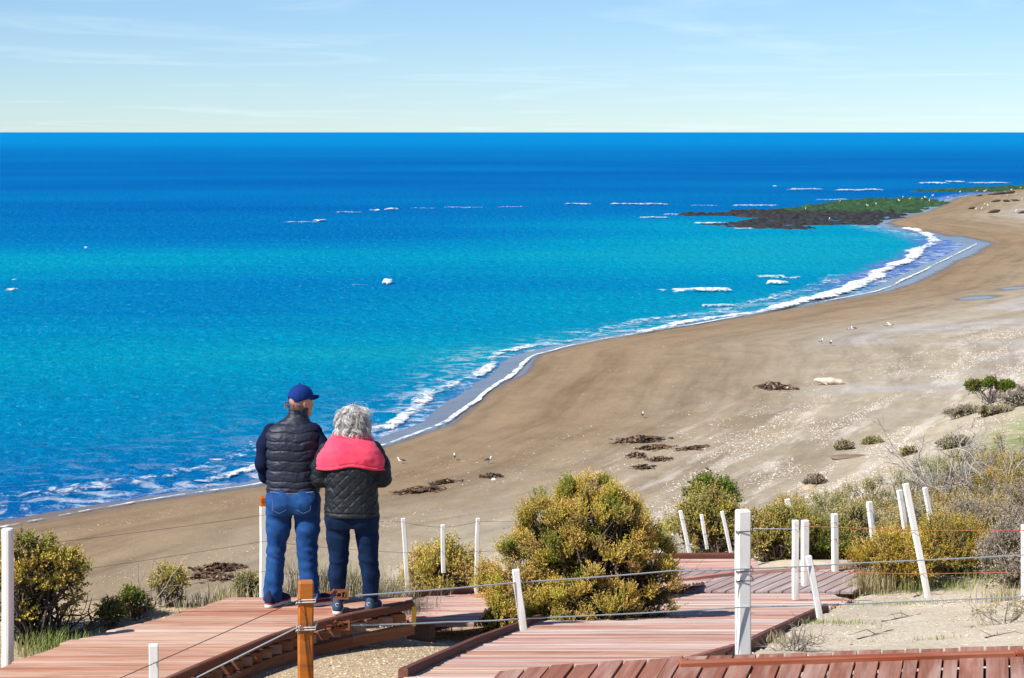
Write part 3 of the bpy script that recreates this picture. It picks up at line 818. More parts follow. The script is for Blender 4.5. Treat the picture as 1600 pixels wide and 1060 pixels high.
def tensioner(parent, px, py, Y):
    """ratchet strainer: two side cheeks, a spool and a wound coil"""
    c = at_y(px, py, Y); acc = Acc()
    def bxx(o, s):
        V = (np.array([(x, y, z) for x in (-1, 1) for y in (-1, 1) for z in (-1, 1)]) * np.array(s) / 2 + np.array(o)) * .85 + c
        acc.add(V, [(0, 1, 3, 2), (4, 6, 7, 5), (0, 4, 5, 1), (2, 3, 7, 6), (0, 2, 6, 4), (1, 5, 7, 3)])
    bxx((0, -.016, .022), (.085, .005, .010)); bxx((0, -.016, -.022), (.085, .005, .010)); bxx((.040, -.016, 0), (.010, .006, .05)); bxx((-.042, -.016, .004), (.008, .006, .046))
    bxx((0, .016, .022), (.085, .005, .010)); bxx((0, .016, -.022), (.085, .005, .010)); bxx((.042, 0, 0), (.006, .04, .03))
    th = np.linspace(0, 10 * math.pi, 80)
    V, F = tube(np.stack((-.008 + .014 * np.cos(th), -.018 + .036 * th / th[-1], .014 * np.sin(th)), 1) + c, .004, 5); acc.add(V, F)
    V, F = tube(np.array([(-.03, -.02, .03), (-.05, -.024, .012), (-.075, -.02, .016)]) + c, .006, 5); acc.add(V, F)
    th = np.linspace(0, 2 * math.pi, 13)
    return link('tensioner', acc.mesh('tensioner', [m_rust]), parent)
tensioner(f1, 533, 929, 10.86); tensioner(f1, 535, 977, 10.86)

f2 = empty('wire_fence'); tag(f2, 'outer wire fence with white posts running behind the couple along the dune edge', 'fence')
post(f2, 12, 826, 1036, 15.6, .088, m_white, yaw=.1, round_=True, label='round white post at the left edge')
post(f2, 413, 790, 940, 17.85, .074, m_white, yaw=.25, sink=.25)
cap_ = post(f2, 413, 776, 791, 17.852, .0745, m_orange, 'post_top', yaw=.25, sink=0); cap_['label'] = 'unpainted orange top of the post beside the man'
post(f2, 630, 810, 929, 18.75, .036, m_white, 'batten', pxb=637, sink=0, yaw=.2)
post(f2, 692, 820, 895, 19.5, .036, m_white, 'batten', pxb=693, sink=0, yaw=.2)
post(f2, 747, 810, 920, 19.9, .036, m_white, 'batten', pxb=744, sink=.1, yaw=.2)
post(f2, 1063, 798, 884, 26.45, .044, m_white, 'batten', pxb=1082, sink=0.05, yaw=.2)
post(f2, 1096, 804, 858, 26.6, .040, m_white, 'batten', pxb=1105, sink=0, yaw=.2)
post(f2, 1128, 799, 882, 26.6, .040, m_white, 'batten', pxb=1146, sink=0.05, yaw=.2)
post(f2, 1168, 808, 852, 27.6, .05, m_white, 'batten', pxb=1178, sink=0, yaw=.3)
post(f2, 1202, 797, 815, 31.0, .035, m_white, 'batten', pxb=1207, sink=.3, yaw=.2)
post(f2, 1230, 780, 806, 31.5, .075, m_white, pxb=1235, sink=.5, yaw=.2)
for w3 in (((12, 856), (413, 805), (630, 816), (692, 824), (747, 815), (1065, 812), (1130, 812), (1170, 820), (1233, 796)),
           ((12, 906), (413, 846), (634, 864), (692, 862), (746, 862), (1075, 852), (1140, 850), (1172, 838), (1235, 803)),
           ((12, 958), (413, 893), (636, 908), (745, 900))):
    Ys = {12: 15.6, 413: 17.8, 630: 18.72, 634: 18.72, 636: 18.72, 692: 19.5, 747: 19.88, 746: 19.88, 745: 19.88, 1065: 26.42, 1075: 26.42, 1130: 26.6, 1140: 26.6, 1170: 27.6, 1172: 27.6, 1233: 31.4, 1235: 31.4}
    wire(f2, [(a, b, Ys[a]) for a, b in w3], .0016, m_darkwire, .01)
f3 = empty('wire_fence'); tag(f3, 'short-post wire fence climbing through the shrubs right of the landing', 'fence')
post(f3, 1258, 813, 898, 23.6, .074, m_white, yaw=.3)
post(f3, 1304, 803, 881, 25.2, .07, m_white, pxb=1305, yaw=.3)
post(f3, 1358, 784, 858, 25.6, .064, m_white, pxb=1367, yaw=.3, sink=.3)
post(f3, 1405, 766, 836, 26.6, .060, m_white, pxb=1416, yaw=.3, sink=.3)
post(f3, 1445, 762, 812, 27.6, .056, m_white, pxb=1454, yaw=.3, sink=.4)
for dy in (14, 40):
    wire(f3, [(1258, 813 + dy, 23.55), (1304, 803 + dy, 25.15), (1360, 784 + dy, 25.55), (1408, 766 + dy, 26.55), (1448, 762 + dy * .8, 27.55)], .0024, m_darkwire, .01)
f4 = empty('wire_fence'); tag(f4, 'rusty wire fence with one long leaning white batten in front of the right shrubs', 'fence')
post(f4, 1243, 813, 907, 22.2, .062, m_white, yaw=.2, sink=.2)
post(f4, 1415, 756, 918, 20.6, .055, m_white, 'batten', pxb=1447, yaw=.2, sink=.1, label='long white batten leaning to the left')
post(f4, 1603, 820, 935, 20.0, .075, m_white, yaw=.2, sink=.3)
wire(f4, [(1243, 822, 22.15), (1425, 829, 20.55), (1603, 829, 19.95)], .0032, m_rustwire, .0)
wire(f4, [(1243, 893, 22.15), (1442, 897, 20.55), (1603, 894, 19.95)], .0032, m_rustwire, .0)
wire(f4, [(1161, 826, 22.8), (1243, 827, 22.15)], .003, m_wire, .0); wire(f4, [(1161, 889, 22.8), (1243, 886, 22.15)], .003, m_wire, .0)

# ------------------------------------------------------------------ vegetation
m_leaf, N, L, B = new_mat('foliage')
tn = attr(N, 'tone', 'Color')
L.new(tn, B.inputs['Base Color']); B.inputs['Roughness'].default_value = .75; B.inputs['Specular IOR Level'].default_value = .15
trn = N.new('ShaderNodeBsdfTranslucent'); L.new(tn, trn.inputs['Color'])
mx = N.new('ShaderNodeMixShader'); mx.inputs[0].default_value = .14
outn = N['Material Output']
L.new(B.outputs[0], mx.inputs[1]); L.new(trn.outputs[0], mx.inputs[2]); L.new(mx.outputs[0], outn.inputs['Surface'])
m_bark, N, L, B = new_mat('bark')
tn = attr(N, 'tone', 'Color'); geo = N.new('ShaderNodeNewGeometry')
bn = noise(N, L, geo.outputs['Position'], 60, 4, .7).outputs['Fac']
L.new(mix(N, L, .6, tn, ramp(N, L, bn, [(.3, (.5, .5, .5)), (.7, (1.2, 1.2, 1.2))]), 'MULTIPLY'), B.inputs['Base Color']); B.inputs['Roughness'].default_value = .9
def unit(v): return v / (np.linalg.norm(v, axis=-1, keepdims=True) + 1e-9)
def leaf_sprigs(acc, P, D, Ln, nleaf, ll, lw, C, rg, spread=.8, tip=.6):
    n = len(P); D = unit(D)
    t = np.sort(rg.uniform(.05, 1, (n, nleaf)), 1)
    rad = unit(np.cross(D[:, None], rg.normal(size=(n, nleaf, 3))))
    ld = unit(D[:, None] * .8 + rad * spread)
    base = P[:, None] + D[:, None] * (t * Ln[:, None])[..., None]
    sz = rg.uniform(.7, 1.25, (n, nleaf, 1)) * (1.1 - .45 * t[..., None])
    side = unit(np.cross(ld, rg.normal(size=(n, nleaf, 3)))) * (lw / 2) * sz
    apex = base + ld * ll * sz
    mid = base + ld * ll * .5 * sz
    V = np.stack((base, mid + side, apex, mid - side), 2).reshape(-1, 3)
    F = np.arange(len(V)).reshape(-1, 4)
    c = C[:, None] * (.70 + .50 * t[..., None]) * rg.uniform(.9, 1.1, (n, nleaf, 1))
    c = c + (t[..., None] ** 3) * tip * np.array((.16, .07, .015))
    acc.add(V, F, np.repeat(c.reshape(-1, 3), 4, 0))
def curvy(a, b, rg, k=5, w=.12, arch=.10):
    a = np.asarray(a, float); b = np.asarray(b, float); L_ = np.linalg.norm(b - a)
    t = np.linspace(0, 1, k)[:, None]
    off = rg.normal(size=(k, 3)) * w * L_ * np.sin(t * math.pi)
    return a + (b - a) * t + off + np.array((0, 0, 1)) * (arch * L_ * np.sin(t * math.pi))
PAL = {
 'golden': [((.54, .42, .075), 3), ((.62, .44, .12), 3), ((.43, .39, .065), 2.5), ((.64, .41, .17), 3), ((.26, .27, .045), 1.0), ((.50, .48, .085), 2)],
 'green': [((.10, .19, .025), 3), ((.16, .24, .035), 3), ((.22, .27, .045), 1.5), ((.07, .14, .02), 2)],
 'olive': [((.31, .29, .08), 3), ((.38, .33, .10), 3), ((.22, .23, .06), 2), ((.46, .36, .13), 2)],
 'greygreen': [((.36, .35, .21), 3), ((.43, .40, .26), 3), ((.28, .30, .14), 2), ((.48, .40, .26), 2), ((.22, .30, .08), 1)],
 'grey': [((.34, .30, .26), 3), ((.43, .38, .32), 3), ((.26, .23, .20), 2), ((.40, .36, .24), 1.5)],
 'mustard': [((.44, .31, .035), 3), ((.38, .28, .04), 3), ((.30, .25, .045), 2), ((.47, .27, .06), 1.5)],
 'bright': [((.11, .20, .028), 3), ((.17, .25, .04), 3), ((.25, .28, .055), 1.5)],
}
def pick(pal, n, rg):
    c = np.array([p[0] for p in PAL[pal]]); w = np.array([p[1] for p in PAL[pal]], float); w /= w.sum()
    return c[rg.choice(len(c), n, p=w)]
def shrub(name, base, lobes, pal, seed, nclump=40, nsprig=26, nleaf=12, sprig=.11, ll=.022, lw=.011, clump=.10, bark=(.16, .12, .09), nbranch=None, whisk=0, up=.6, inner=None):
    """lobes: (dx, dy, dz, rx, ry, rz, weight) ellipsoids about base; crown of leafy sprigs in clumps on branches"""
    rg = np.random.default_rng(seed)
    root = empty(name, base)
    acc = Acc(); br = Acc()
    lw_ = np.array([l[6] for l in lobes]); lw_ = lw_ / lw_.sum()
    cs = []; ns = []
    tries = 0
    while len(cs) < nclump and tries < nclump * 12:
        tries += 1
        l = lobes[rg.choice(len(lobes), p=lw_)]
        d = unit(rg.normal(size=3)); d[2] = abs(d[2]) if rg.random() < .75 else d[2]
        p = np.array(l[:3]) + d * np.array(l[3:6]) * rg.uniform(.72, 1.02)
        if p[2] < .02: continue
        inside_other = False
        for m in lobes:
            if m is not l and np.sum(((p - np.array(m[:3])) / np.array(m[3:6])) ** 2) < .5: inside_other = True
        if inside_other: continue
        cs.append(p); ns.append(unit(d / np.array(l[3:6])))
    cs = np.array(cs); ns = np.array(ns)
    for k in range(len(cs)):
        m = int(nsprig * rg.uniform(.6, 1.4)); cr = clump * rg.uniform(.65, 1.35)
        q = unit(rg.normal(size=(m, 3))) * cr * rg.uniform(.2, 1, (m, 1))
        D = unit(q) * .55 + ns[k] * .55 + np.array((0, 0, up)) + rg.normal(size=(m, 3)) * .15
        pk = pal if isinstance(pal, str) else pal[rg.choice(len(pal))]
        tone = (.35 * pick(pk, 1, rg) + .30 * pick(pal if isinstance(pal, str) else pal[0], 1, rg) + .35 * pick(pk, m, rg)) * rg.uniform(.85, 1.12)
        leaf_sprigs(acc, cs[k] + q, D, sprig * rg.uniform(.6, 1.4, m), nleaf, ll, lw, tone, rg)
    for k in range(nclump // 3 if inner is None else inner):   # inner sprigs, shade between the clumps put into their colour
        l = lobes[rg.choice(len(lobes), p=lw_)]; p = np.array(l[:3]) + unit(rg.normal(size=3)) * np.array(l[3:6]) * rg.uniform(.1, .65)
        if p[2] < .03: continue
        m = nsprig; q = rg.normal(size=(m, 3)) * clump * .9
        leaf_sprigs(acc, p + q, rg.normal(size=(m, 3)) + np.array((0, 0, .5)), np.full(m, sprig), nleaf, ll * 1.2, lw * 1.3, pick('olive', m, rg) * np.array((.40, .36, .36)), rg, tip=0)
    for k in rg.permutation(len(cs))[:nbranch if nbranch is not None else len(cs)]:
        a = np.array((rg.normal() * .05, rg.normal() * .05, -.05))
        pts = curvy(a, cs[k], rg, 6, .10)
        V, F = tube(pts, np.linspace(.016, .004, 6) * (.6 + lobes[0][5]), 4); br.add(V, F, np.array(bark) * rg.uniform(.6, 1.3))
    for k in range(whisk):                                   # dry wispy shoots standing out of the crown
        i = rg.integers(len(cs)); a = cs[i]
        b = a + (ns[i] * .5 + np.array((0, 0, .9)) + rg.normal(size=3) * .3) * sprig * rg.uniform(.5, 1.25)
        V, F = tube(curvy(a, b, rg, 4, .05), np.linspace(.003, .0012, 4), 3); br.add(V, F, np.array((.38, .28, .17)) * rg.uniform(.7, 1.2))
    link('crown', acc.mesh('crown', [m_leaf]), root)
    link('branches', br.mesh('branches', [m_bark], True), root)
    return root
def twigs(acc, base, dirs, length, rad, depth, rg, col, kids=3, spread=.6, gravity=.0):
    stack = [(np.asarray(base, float), unit(np.asarray(d, float)), length, rad, depth) for d in dirs]
    while stack:
        p, d, ln, r, dep = stack.pop()
        k = 4
        pts = [p]
        dd = d.copy()
        for i in range(k):
            dd = unit(dd + rg.normal(size=3) * .22 + np.array((0, 0, gravity)))
            pts.append(pts[-1] + dd * ln / k)
        V, F = tube(pts, np.linspace(r, r * .55, k + 1), 4 if r > .004 else 3)
        acc.add(V, F, np.array(col) * rg.uniform(.7, 1.25))
        if dep > 0:
            for _ in range(kids):
                i = rg.integers(1, k + 1)
                nd = unit(dd + rg.normal(size=3) * spread)
                stack.append((pts[i], nd, ln * rg.uniform(.5, .8), r * .55, dep - 1))
def twig_shrub(name, base, dirs, length, seed, col=(.30, .25, .22), depth=3, kids=4, rad=.012, spread=.65, leaves=None, nl=0, gravity=0.02):
    rg = np.random.default_rng(seed); root = empty(name, base); acc = Acc()
    twigs(acc, (0, 0, -.03), dirs, length, rad, depth, rg, col, kids, spread, gravity)
    link('branches', acc.mesh('branches', [m_bark], True), root)
    if leaves:
        allv = np.concatenate(acc.V); i = rg.integers(len(allv), size=nl); P = allv[i]
        P = P[P[:, 2] > .05]
        fa = Acc(); leaf_sprigs(fa, P, rg.normal(size=P.shape) * .5 + np.array((0, 0, .6)), np.full(len(P), .05), 7, .018, .009, pick(leaves, len(P), rg), rg)
        link('crown', fa.mesh('crown', [m_leaf]), root)
    return root
def blades(acc, P, hgt, rg, col, lean=.5, w=.005):
    n = len(P); az = rg.uniform(0, 2 * math.pi, n); ln = rg.uniform(.1, 1, n) * lean
    h = hgt * rg.uniform(.5, 1.2, n)
    dx = np.stack((np.cos(az), np.sin(az), np.zeros(n)), 1); sd = np.stack((-np.sin(az), np.cos(az), np.zeros(n)), 1) * w / 2
    b0 = P; b1 = P + dx * (ln * h * .3)[:, None] + np.array((0, 0, 1)) * (h * .6)[:, None]; b2 = P + dx * (ln * h)[:, None] + np.array((0, 0, 1)) * (h * (1 - .35 * ln))[:, None]
    V = np.stack((b0 - sd, b0 + sd, b1 + sd * .8, b1 - sd * .8, b2), 1).reshape(-1, 3)
    i = np.arange(n)[:, None] * 5
    C = np.repeat(np.asarray(col) * rg.uniform(.7, 1.25, (n, 1)), 5, 0)
    V_ = V; acc.V.append(V_); acc.C.append(C)
    acc.F.setdefault(4, []).append(np.concatenate((i, i + 1, i + 2, i + 3), 1) + acc.n)
    acc.F.setdefault(3, []).append(np.concatenate((i + 3, i + 2, i + 4), 1) + acc.n)
    acc.n += len(V_)
def tuft(name, base, r, hgt, n, seed, cols, lean=.6, w=.006):
    rg = np.random.default_rng(seed); acc = Acc()
    q = rg.normal(size=(n, 2)) * r * .5
    b = np.asarray(base, float)
    P = np.stack((b[0] + q[:, 0], b[1] + q[:, 1], H(b[0] + q[:, 0], b[1] + q[:, 1]) - .01), 1) - b
    blades(acc, P, hgt, rg, np.array(cols)[rg.integers(len(cols), size=n)], lean, w)
    return link(name, acc.mesh(name, [m_leaf]), None, base)
def gpt(px, py): return on_ground(px, py)
def gy_(px, Y):
    x = (px - PW / 2) / FPX * Y / math.cos(PITCH) * 1.0
    x = at_y(px, 900, Y)[0]
    return np.array((x, Y, H(x, Y)))

b = gy_(912, 18.75)
tag(shrub('shrub', b, [(0.06, 0, .66, .52, .50, .66, 5), (-.52, .0, .36, .36, .4, .44, 2), (.50, .05, .42, .32, .42, .52, 2), (-.72, -.15, .17, .22, .3, .25, 1.2), (.0, -.40, .24, .5, .25, .32, 2), (-.25, 0, .76, .32, .4, .46, 2), (.30, 0, .80, .26, .35, .42, 1.5)],
      ['golden', 'golden', 'golden', 'olive', 'golden', 'golden', 'green'], 11, nclump=330, nsprig=52, nleaf=20, sprig=.10, ll=.018, lw=.009, clump=.050, whisk=420, nbranch=150, up=.7, inner=110), 'large rounded golden green bush between the two boardwalks', 'bush')
b = gy_(698, 20.3)
tag(shrub('shrub', b, [(0, 0, .35, .36, .35, .42, 3), (.28, 0, .25, .25, .3, .35, 1), (-.28, .1, .22, .22, .3, .28, 1)], ['golden', 'golden', 'olive'], 12, nclump=90, nsprig=30, nleaf=12, sprig=.10, ll=.026, lw=.013, clump=.08, whisk=60), 'golden bush behind the white battens right of the woman', 'bush')
b = gy_(55, 16.6)
tag(shrub('shrub', b, [(-.05, 0, .45, .28, .3, .33, 3), (.22, .05, .48, .18, .2, .22, 1.3), (.0, 0, .66, .16, .2, .16, 1), (-.2, 0, .25, .22, .25, .3, 1.5)], ['golden', 'golden', 'green', 'mustard'], 13, nclump=62, nsprig=26, nleaf=12, sprig=.08, ll=.024, lw=.013, clump=.06, bark=(.07, .055, .045), whisk=14), 'yellow green bush with dark bare stems beside the round white post', 'bush')
rgx = np.random.default_rng(5); acc = Acc()
b2 = gy_(78, 16.75)
tw = twig_shrub('dead_branch', b2, [(.7, 0, .5), (.5, .1, .7), (.9, -.1, .35), (.3, 0, .8)], .42, 14, (.075, .06, .05), 2, 3, .014, .55, gravity=-.05)
tag(tw, 'dark twisted bare branches right of the left bush', 'branch')
b = gy_(1110, 28.2)
tag(shrub('shrub', b, [(0, 0, .45, .42, .4, .45, 3), (-.25, 0, .35, .3, .3, .35, 1), (.25, 0, .3, .3, .3, .4, 1)], ['olive', 'golden', 'olive'], 21, nclump=80, nsprig=28, sprig=.11, ll=.03, lw=.016, clump=.10), 'olive bush behind three white battens above the ramp', 'bush')
b = gy_(1113, 29.2)
tag(shrub('shrub', b, [(0, 0, .95, .36, .35, .20, 3)], ['green', 'olive', 'green'], 22, nclump=30, nsprig=26, sprig=.10, ll=.03, lw=.017, clump=.09), 'bright green bush rising above the olive bush and battens', 'bush')
b = gy_(1205, 27.4)
tag(shrub('shrub', b, [(0, 0, .28, .42, .4, .34, 3), (.2, 0, .4, .25, .3, .3, 1)], ['olive', 'golden', 'olive'], 23, nclump=70, nsprig=26, sprig=.12, ll=.03, lw=.015, clump=.10), 'low olive bush right behind the thick white post', 'bush')
# px, Y, width px, top py, palette, label
SHR = [
 (1232, 33.5, 110, 778, ['olive', 'golden', 'mustard'], 'straw coloured bush around the farthest short white post'),
 (1290, 30.5, 110, 778, ['greygreen', 'olive', 'green'], 'grey green bush behind the second short post of the climbing fence'),
 (1345, 33.0, 110, 752, ['greygreen', 'mustard', 'olive'], 'grey bush with mustard top left of the tall leaning batten'),
 (1332, 28.0, 90, 790, ['greygreen', 'golden', 'olive'], 'dull twiggy bush behind the third post of the climbing fence'),
 (1275, 27.6, 80, 822, ['green', 'olive', 'mustard'], 'dark green low bush behind the landing posts'),
 (1400, 34.5, 110, 742, ['greygreen', 'olive', 'olive'], 'pale grey green bush above the leaning batten'),
 (1450, 36.5, 110, 718, ['bright', 'greygreen', 'greygreen'], 'grey green bush with fresh green tips on the dune crest'),
 (1398, 24.6, 110, 838, ['mustard', 'golden'], 'mustard yellow low bush below the leaning batten'),
 (1470, 30.5, 130, 770, ['greygreen', 'olive', 'mustard', 'mustard'], 'grey bush with yellow patches right of the leaning batten'),
 (1500, 34.0, 120, 715, ['grey', 'greygreen', 'olive', 'mustard'], 'silvery grey bush below the bare dead branches'),
 (1545, 31.0, 130, 735, ['mustard', 'golden', 'grey'], 'yellow and grey bush under the bare dead branches'),
 (1600, 33.0, 120, 700, ['greygreen', 'mustard', 'olive', 'grey'], 'tall grey bush at the right edge'),
 (1480, 25.4, 120, 812, ['mustard', 'golden', 'olive'], 'golden bush beside the foot of the leaning batten'),
 (1535, 26.5, 130, 782, ['grey', 'grey', 'mustard'], 'dark grey twiggy bush above the rusty wires'),
 (1592, 24.4, 90, 815, ['grey', 'grey'], 'rounded ash grey bush at the right end of the rusty wires'),
 (1590, 28.5, 110, 755, ['grey', 'golden', 'grey'], 'grey and gold bush above the ash grey bush'),
 (1520, 38.0, 150, 690, ['greygreen', 'olive', 'mustard', 'grey'], 'olive grey bush on the crest just left of the mustard topped bush'),
 (1592, 37.0, 140, 668, ['greygreen', 'grey', 'mustard'], 'tallest grey bush on the crest at the right edge'),
 (1462, 40.0, 90, 716, ['greygreen', 'grey', 'olive'], 'small grey bush at the left end of the crest bushes'),
 (1560, 33.0, 130, 712, ['mustard', 'olive', 'golden'], 'yellow olive bush between the crest bushes and the dead branches'),
 (1430, 29.4, 100, 790, ['greygreen', 'golden', 'grey'], 'mixed bush filling the gap behind the leaning batten'),
]
for k, (px, Y, w, top, pal, lab) in enumerate(SHR):
    b = gy_(px, Y); t = at_y(px, top, Y); hgt = max(.35, t[2] - b[2]); wm = w / FPX * Y / 2
    ob = shrub('shrub', b, [(0, 0, hgt * .42, wm, wm * .9, hgt * .55, 3), (-wm * .6, 0, hgt * .3, wm * .6, wm * .6, hgt * .4, 1), (wm * .6, .0, hgt * .3, wm * .6, wm * .6, hgt * .42, 1), (0, -wm * .5, hgt * .25, wm * .8, wm * .5, hgt * .35, 1)],
          pal, 200 + k, nclump=80, nsprig=24, nleaf=13, sprig=.15, ll=.026, lw=.012, clump=.09, whisk=150, bark=(.24, .20, .17), nbranch=64)
    tag(ob, lab, 'bush', 'bushes on the dune slope right of the landing')
b = gy_(1572, 31.5); 
tag(twig_shrub('dead_shrub', b, [(-.9, 0, .9), (-.7, .1, 1.0), (-.5, 0, .8), (-1.0, .1, .7)], 1.20, 31, (.46, .41, .37), 4, 4, .042, .50), 'bare silvery dead branches reaching left above the right bushes', 'branch')
b = gy_(1590, 27.0)
tag(twig_shrub('dead_shrub', b, [(.3, 0, 1), (-.5, 0, 1), (-.2, .2, 1), (.6, 0, .7)], .60, 32, (.30, .27, .25), 4, 4, .016, .75), 'tangle of bare grey branches near the right edge', 'branch')
b = gy_(1556, 34.6)
tag(shrub('shrub', b, [(-.03, 0, 1.12, .16, .16, .15, 2), (.16, 0, 1.15, .09, .1, .13, 1)], ['mustard', 'golden'], 33, nclump=20, nsprig=24, sprig=.09, ll=.032, lw=.017, clump=.07, bark=(.28, .24, .21)), 'small mustard topped bush standing right of the bare dead branches', 'bush')
# bench far right
b = gpt(1547, 632)
tag(shrub('shrub', b, [(-.62, 0, .66, .26, .3, .12, 1.3), (-.05, 0, .76, .24, .3, .15, 1.3), (.55, 0, .66, .27, .3, .15, 1.5)], ['bright', 'green'], 41, nclump=54, nsprig=26, sprig=.10, ll=.05, lw=.028, clump=.11, bark=(.14, .12, .11)), 'small flat topped bright green tree on the grassy bench', 'tree')
for px, py, w, hgt, pal, lab, sd in ((1596, 634, 1.3, .9, ['grey', 'grey'], 'large grey bush right of the flat topped green tree', 42), (1510, 650, 1.2, .45, ['grey', 'greygreen'], 'low grey bush left of the flat topped green tree', 43),
                                     (1555, 648, .9, .35, ['greygreen', 'grey'], 'low grey green mat in front of the flat topped green tree', 44), (1492, 700, .75, .42, ['grey', 'greygreen'], 'small grey bush on the green bench near the dead branches', 45),
                                     (1318, 703, .38, .30, ['greygreen', 'grey'], 'small dark tuft bush above the little sand ledge', 46), (1363, 694, .5, .2, ['greygreen', 'olive'], 'flat low tuft bush right of the sand ledge', 47),
                                     (1272, 758, .40, .34, ['grey', 'grey'], 'small leaning grey bush beside sandstone lump', 48), (1420, 712, .35, .22, ['greygreen', 'olive'], 'thin low weed on the pale sand bench', 49)):
    b = gpt(px, py); hgt *= .72; w *= 1.0 if px > 1480 else .8
    tag(shrub('shrub', b, [(w * .1, 0, hgt * .45, w * .45, w * .4, hgt * .5, 1), (-w * .45, 0, hgt * .2, w * .25, w * .25, hgt * .25, .5), (w * .5, 0, hgt * .2, w * .3, w * .25, hgt * .22, .5), (w * .3, 0, hgt * .35, w * .35, w * .3, hgt * .35, .6), (-w * .3, 0, hgt * .3, w * .3, w * .3, hgt * .3, .6)], pal, sd, nclump=44, nsprig=20, nleaf=9, sprig=.10, ll=.045, lw=.024, clump=.09, bark=(.20, .17, .15)), lab, 'bush')
# near right sand
b = gpt(1238, 1018)
tag(twig_shrub('dead_shrub', b, [(-.5, 0, .8), (.1, 0, 1), (.6, .1, .5), (.9, -.1, .25), (-.8, .1, .4), (.3, .2, .8)], .16, 51, (.26, .22, .19), 3, 4, .006, .7), 'low bare twiggy shrub right of the thick white post', 'branch')
b = gpt(1572, 975)
tag(twig_shrub('dry_shrub', b, [(-.6, 0, .8), (.0, 0, 1), (.5, .1, .6), (-.9, -.1, .4), (.8, .1, .5)], .20, 52, (.30, .25, .20), 3, 4, .006, .7, 'olive', 160), 'sparse dry twiggy shrub on the sand at the right edge', 'bush')
for k, (px, py, s_, pal, lab) in enumerate(((262, 950, .34, ['golden', 'olive'], 'small golden shrub on the far edge of the lookout deck'), (206, 968, .2, ['green', 'olive'], 'tiny green plant beside dry stalks at the lookout deck edge'),
                                     (385, 925, .22, ['greygreen', 'olive'], 'small grey green tuft left of the man at the deck edge'), (168, 978, .16, ['green', 'olive'], 'tiny green sprout at the lookout deck edge near the left bush'))):
    p = at_z(px, py, 8.12)
    b = np.array((p[0], p[1] + .12, H(p[0], p[1] + .12)))
    hh = s_
    tag(shrub('shrub', b, [(0, 0, hh - s_ * .5, s_ * .42, s_ * .4, s_ * .5, 1)], pal, 60 + k, nclump=16, nsprig=20, nleaf=10, sprig=.06, ll=.02, lw=.010, clump=.05, bark=(.18, .14, .10), whisk=8), lab, 'plant')
p = at_z(225, 962, 8.15); b = np.array((p[0], p[1] + .15, H(p[0], p[1] + .15)))
tag(twig_shrub('dry_stalks', b, [(.1, 0, 1), (.3, 0, 1), (-.1, 0, 1)], .42, 66, (.36, .30, .24), 1, 3, .006, .4), 'dry upright stalks at the far edge of the lookout deck', 'branch')
STRAW = [(.44, .35, .20), (.36, .29, .15), (.50, .42, .27), (.27, .27, .10)]
GREY = [(.33, .28, .22), (.42, .36, .28), (.27, .22, .17), (.36, .36, .14)]
GREEN = [(.16, .24, .05), (.24, .29, .08), (.36, .33, .14)]
grass = []
for k, (px, py, Y, r, h, n, cols, lab) in enumerate((
    (515, 0, 18.15, .34, .46, 800, GREY, 'tangle of dry grass seen between the legs of the couple'), (604, 0, 18.2, .30, .46, 760, GREY, 'dry grey grass clump right of the woman'),
    (560, 0, 18.4, .34, .50, 700, STRAW, 'straw coloured grass behind the woman'), (655, 0, 19.2, .25, .40, 420, GREY, 'grey grass in front of the golden bush'), (455, 0, 18.1, .22, .20, 260, GREY, 'short dry grass behind the man'),
    (1365, 925, 0, .26, .34, 420, STRAW, 'straw grass clump beside the landing'), (1330, 935, 0, .2, .25, 220, STRAW, 'small straw grass clump near the landing corner'), (1425, 925, 0, .2, .2, 200, GREEN, 'green grass at the foot of the leaning batten'), (1480, 920, 0, .3, .12, 260, GREEN, 'short green grass patch below the golden bush'),
    (1545, 905, 0, .35, .16, 260, GREEN, 'pale green grass at the right below the rusty wires'), (1140, 1024, 0, .08, .10, 90, GREEN, 'green grass tuft at the foot of the thick white post'), (880, 952, 0, .3, .14, 240, STRAW, 'straw litter grass under the large bush'), (1010, 945, 0, .2, .16, 120, STRAW, 'dry grass at the right foot of the large bush'),
    (70, 0, 16.3, .35, .18, 420, GREEN, 'green grass under the left bush by the deck'), (130, 0, 16.5, .25, .12, 160, GREEN, 'thin green grass along the left deck edge'), (350, 0, 17.9, .25, .18, 160, STRAW, 'straw grass at the far left corner of the deck'), (300, 0, 17.6, .25, .16, 160, GREY, 'dry grass along the far deck edge'),
    (1565, 940, 0, .25, .2, 160, STRAW, 'dry straw around the sparse twiggy shrub'), (1220, 1005, 0, .25, .10, 120, STRAW, 'thin straw under the low bare shrub'), (1300, 975, 0, .4, .06, 160, GREEN, 'thin green grass on the sand right of the sloping boardwalk'),
    (1400, 945, 0, .5, .05, 260, GREEN, 'thin pale grass below the straw clump on the right sand'), (1510, 915, 0, .6, .06, 300, GREEN, 'short pale grass strip right of the leaning batten'), (1275, 960, 0, .25, .12, 160, STRAW, 'straw grass beside the sloping boardwalk rail'),
    (1340, 905, 0, .3, .22, 260, GREY, 'grey dry grass behind the straw clump'), (1190, 905, 0, .3, .14, 180, STRAW, 'dry grass along the landing rail'), (1460, 1000, 0, .2, .05, 60, STRAW, 'sparse straw on the bare right sand'),
    (740, 0, 20.2, .3, .3, 260, GREY, 'grey dry grass below the golden bush at its right'), (590, 0, 18.6, .3, .55, 420, STRAW, 'tall straw grass right of the woman'), (478, 0, 18.2, .16, .30, 240, STRAW, 'straw grass between the man and the woman'), (1060, 0, 27.0, .3, .3, 200, GREY, 'dry grey grass left of the three battens'))):
    p = gpt(px, py) if Y == 0 else gy_(px, Y)
    stuff(tuft('grass_clump', p, r, h, n, 400 + k, cols), lab, 'grass')

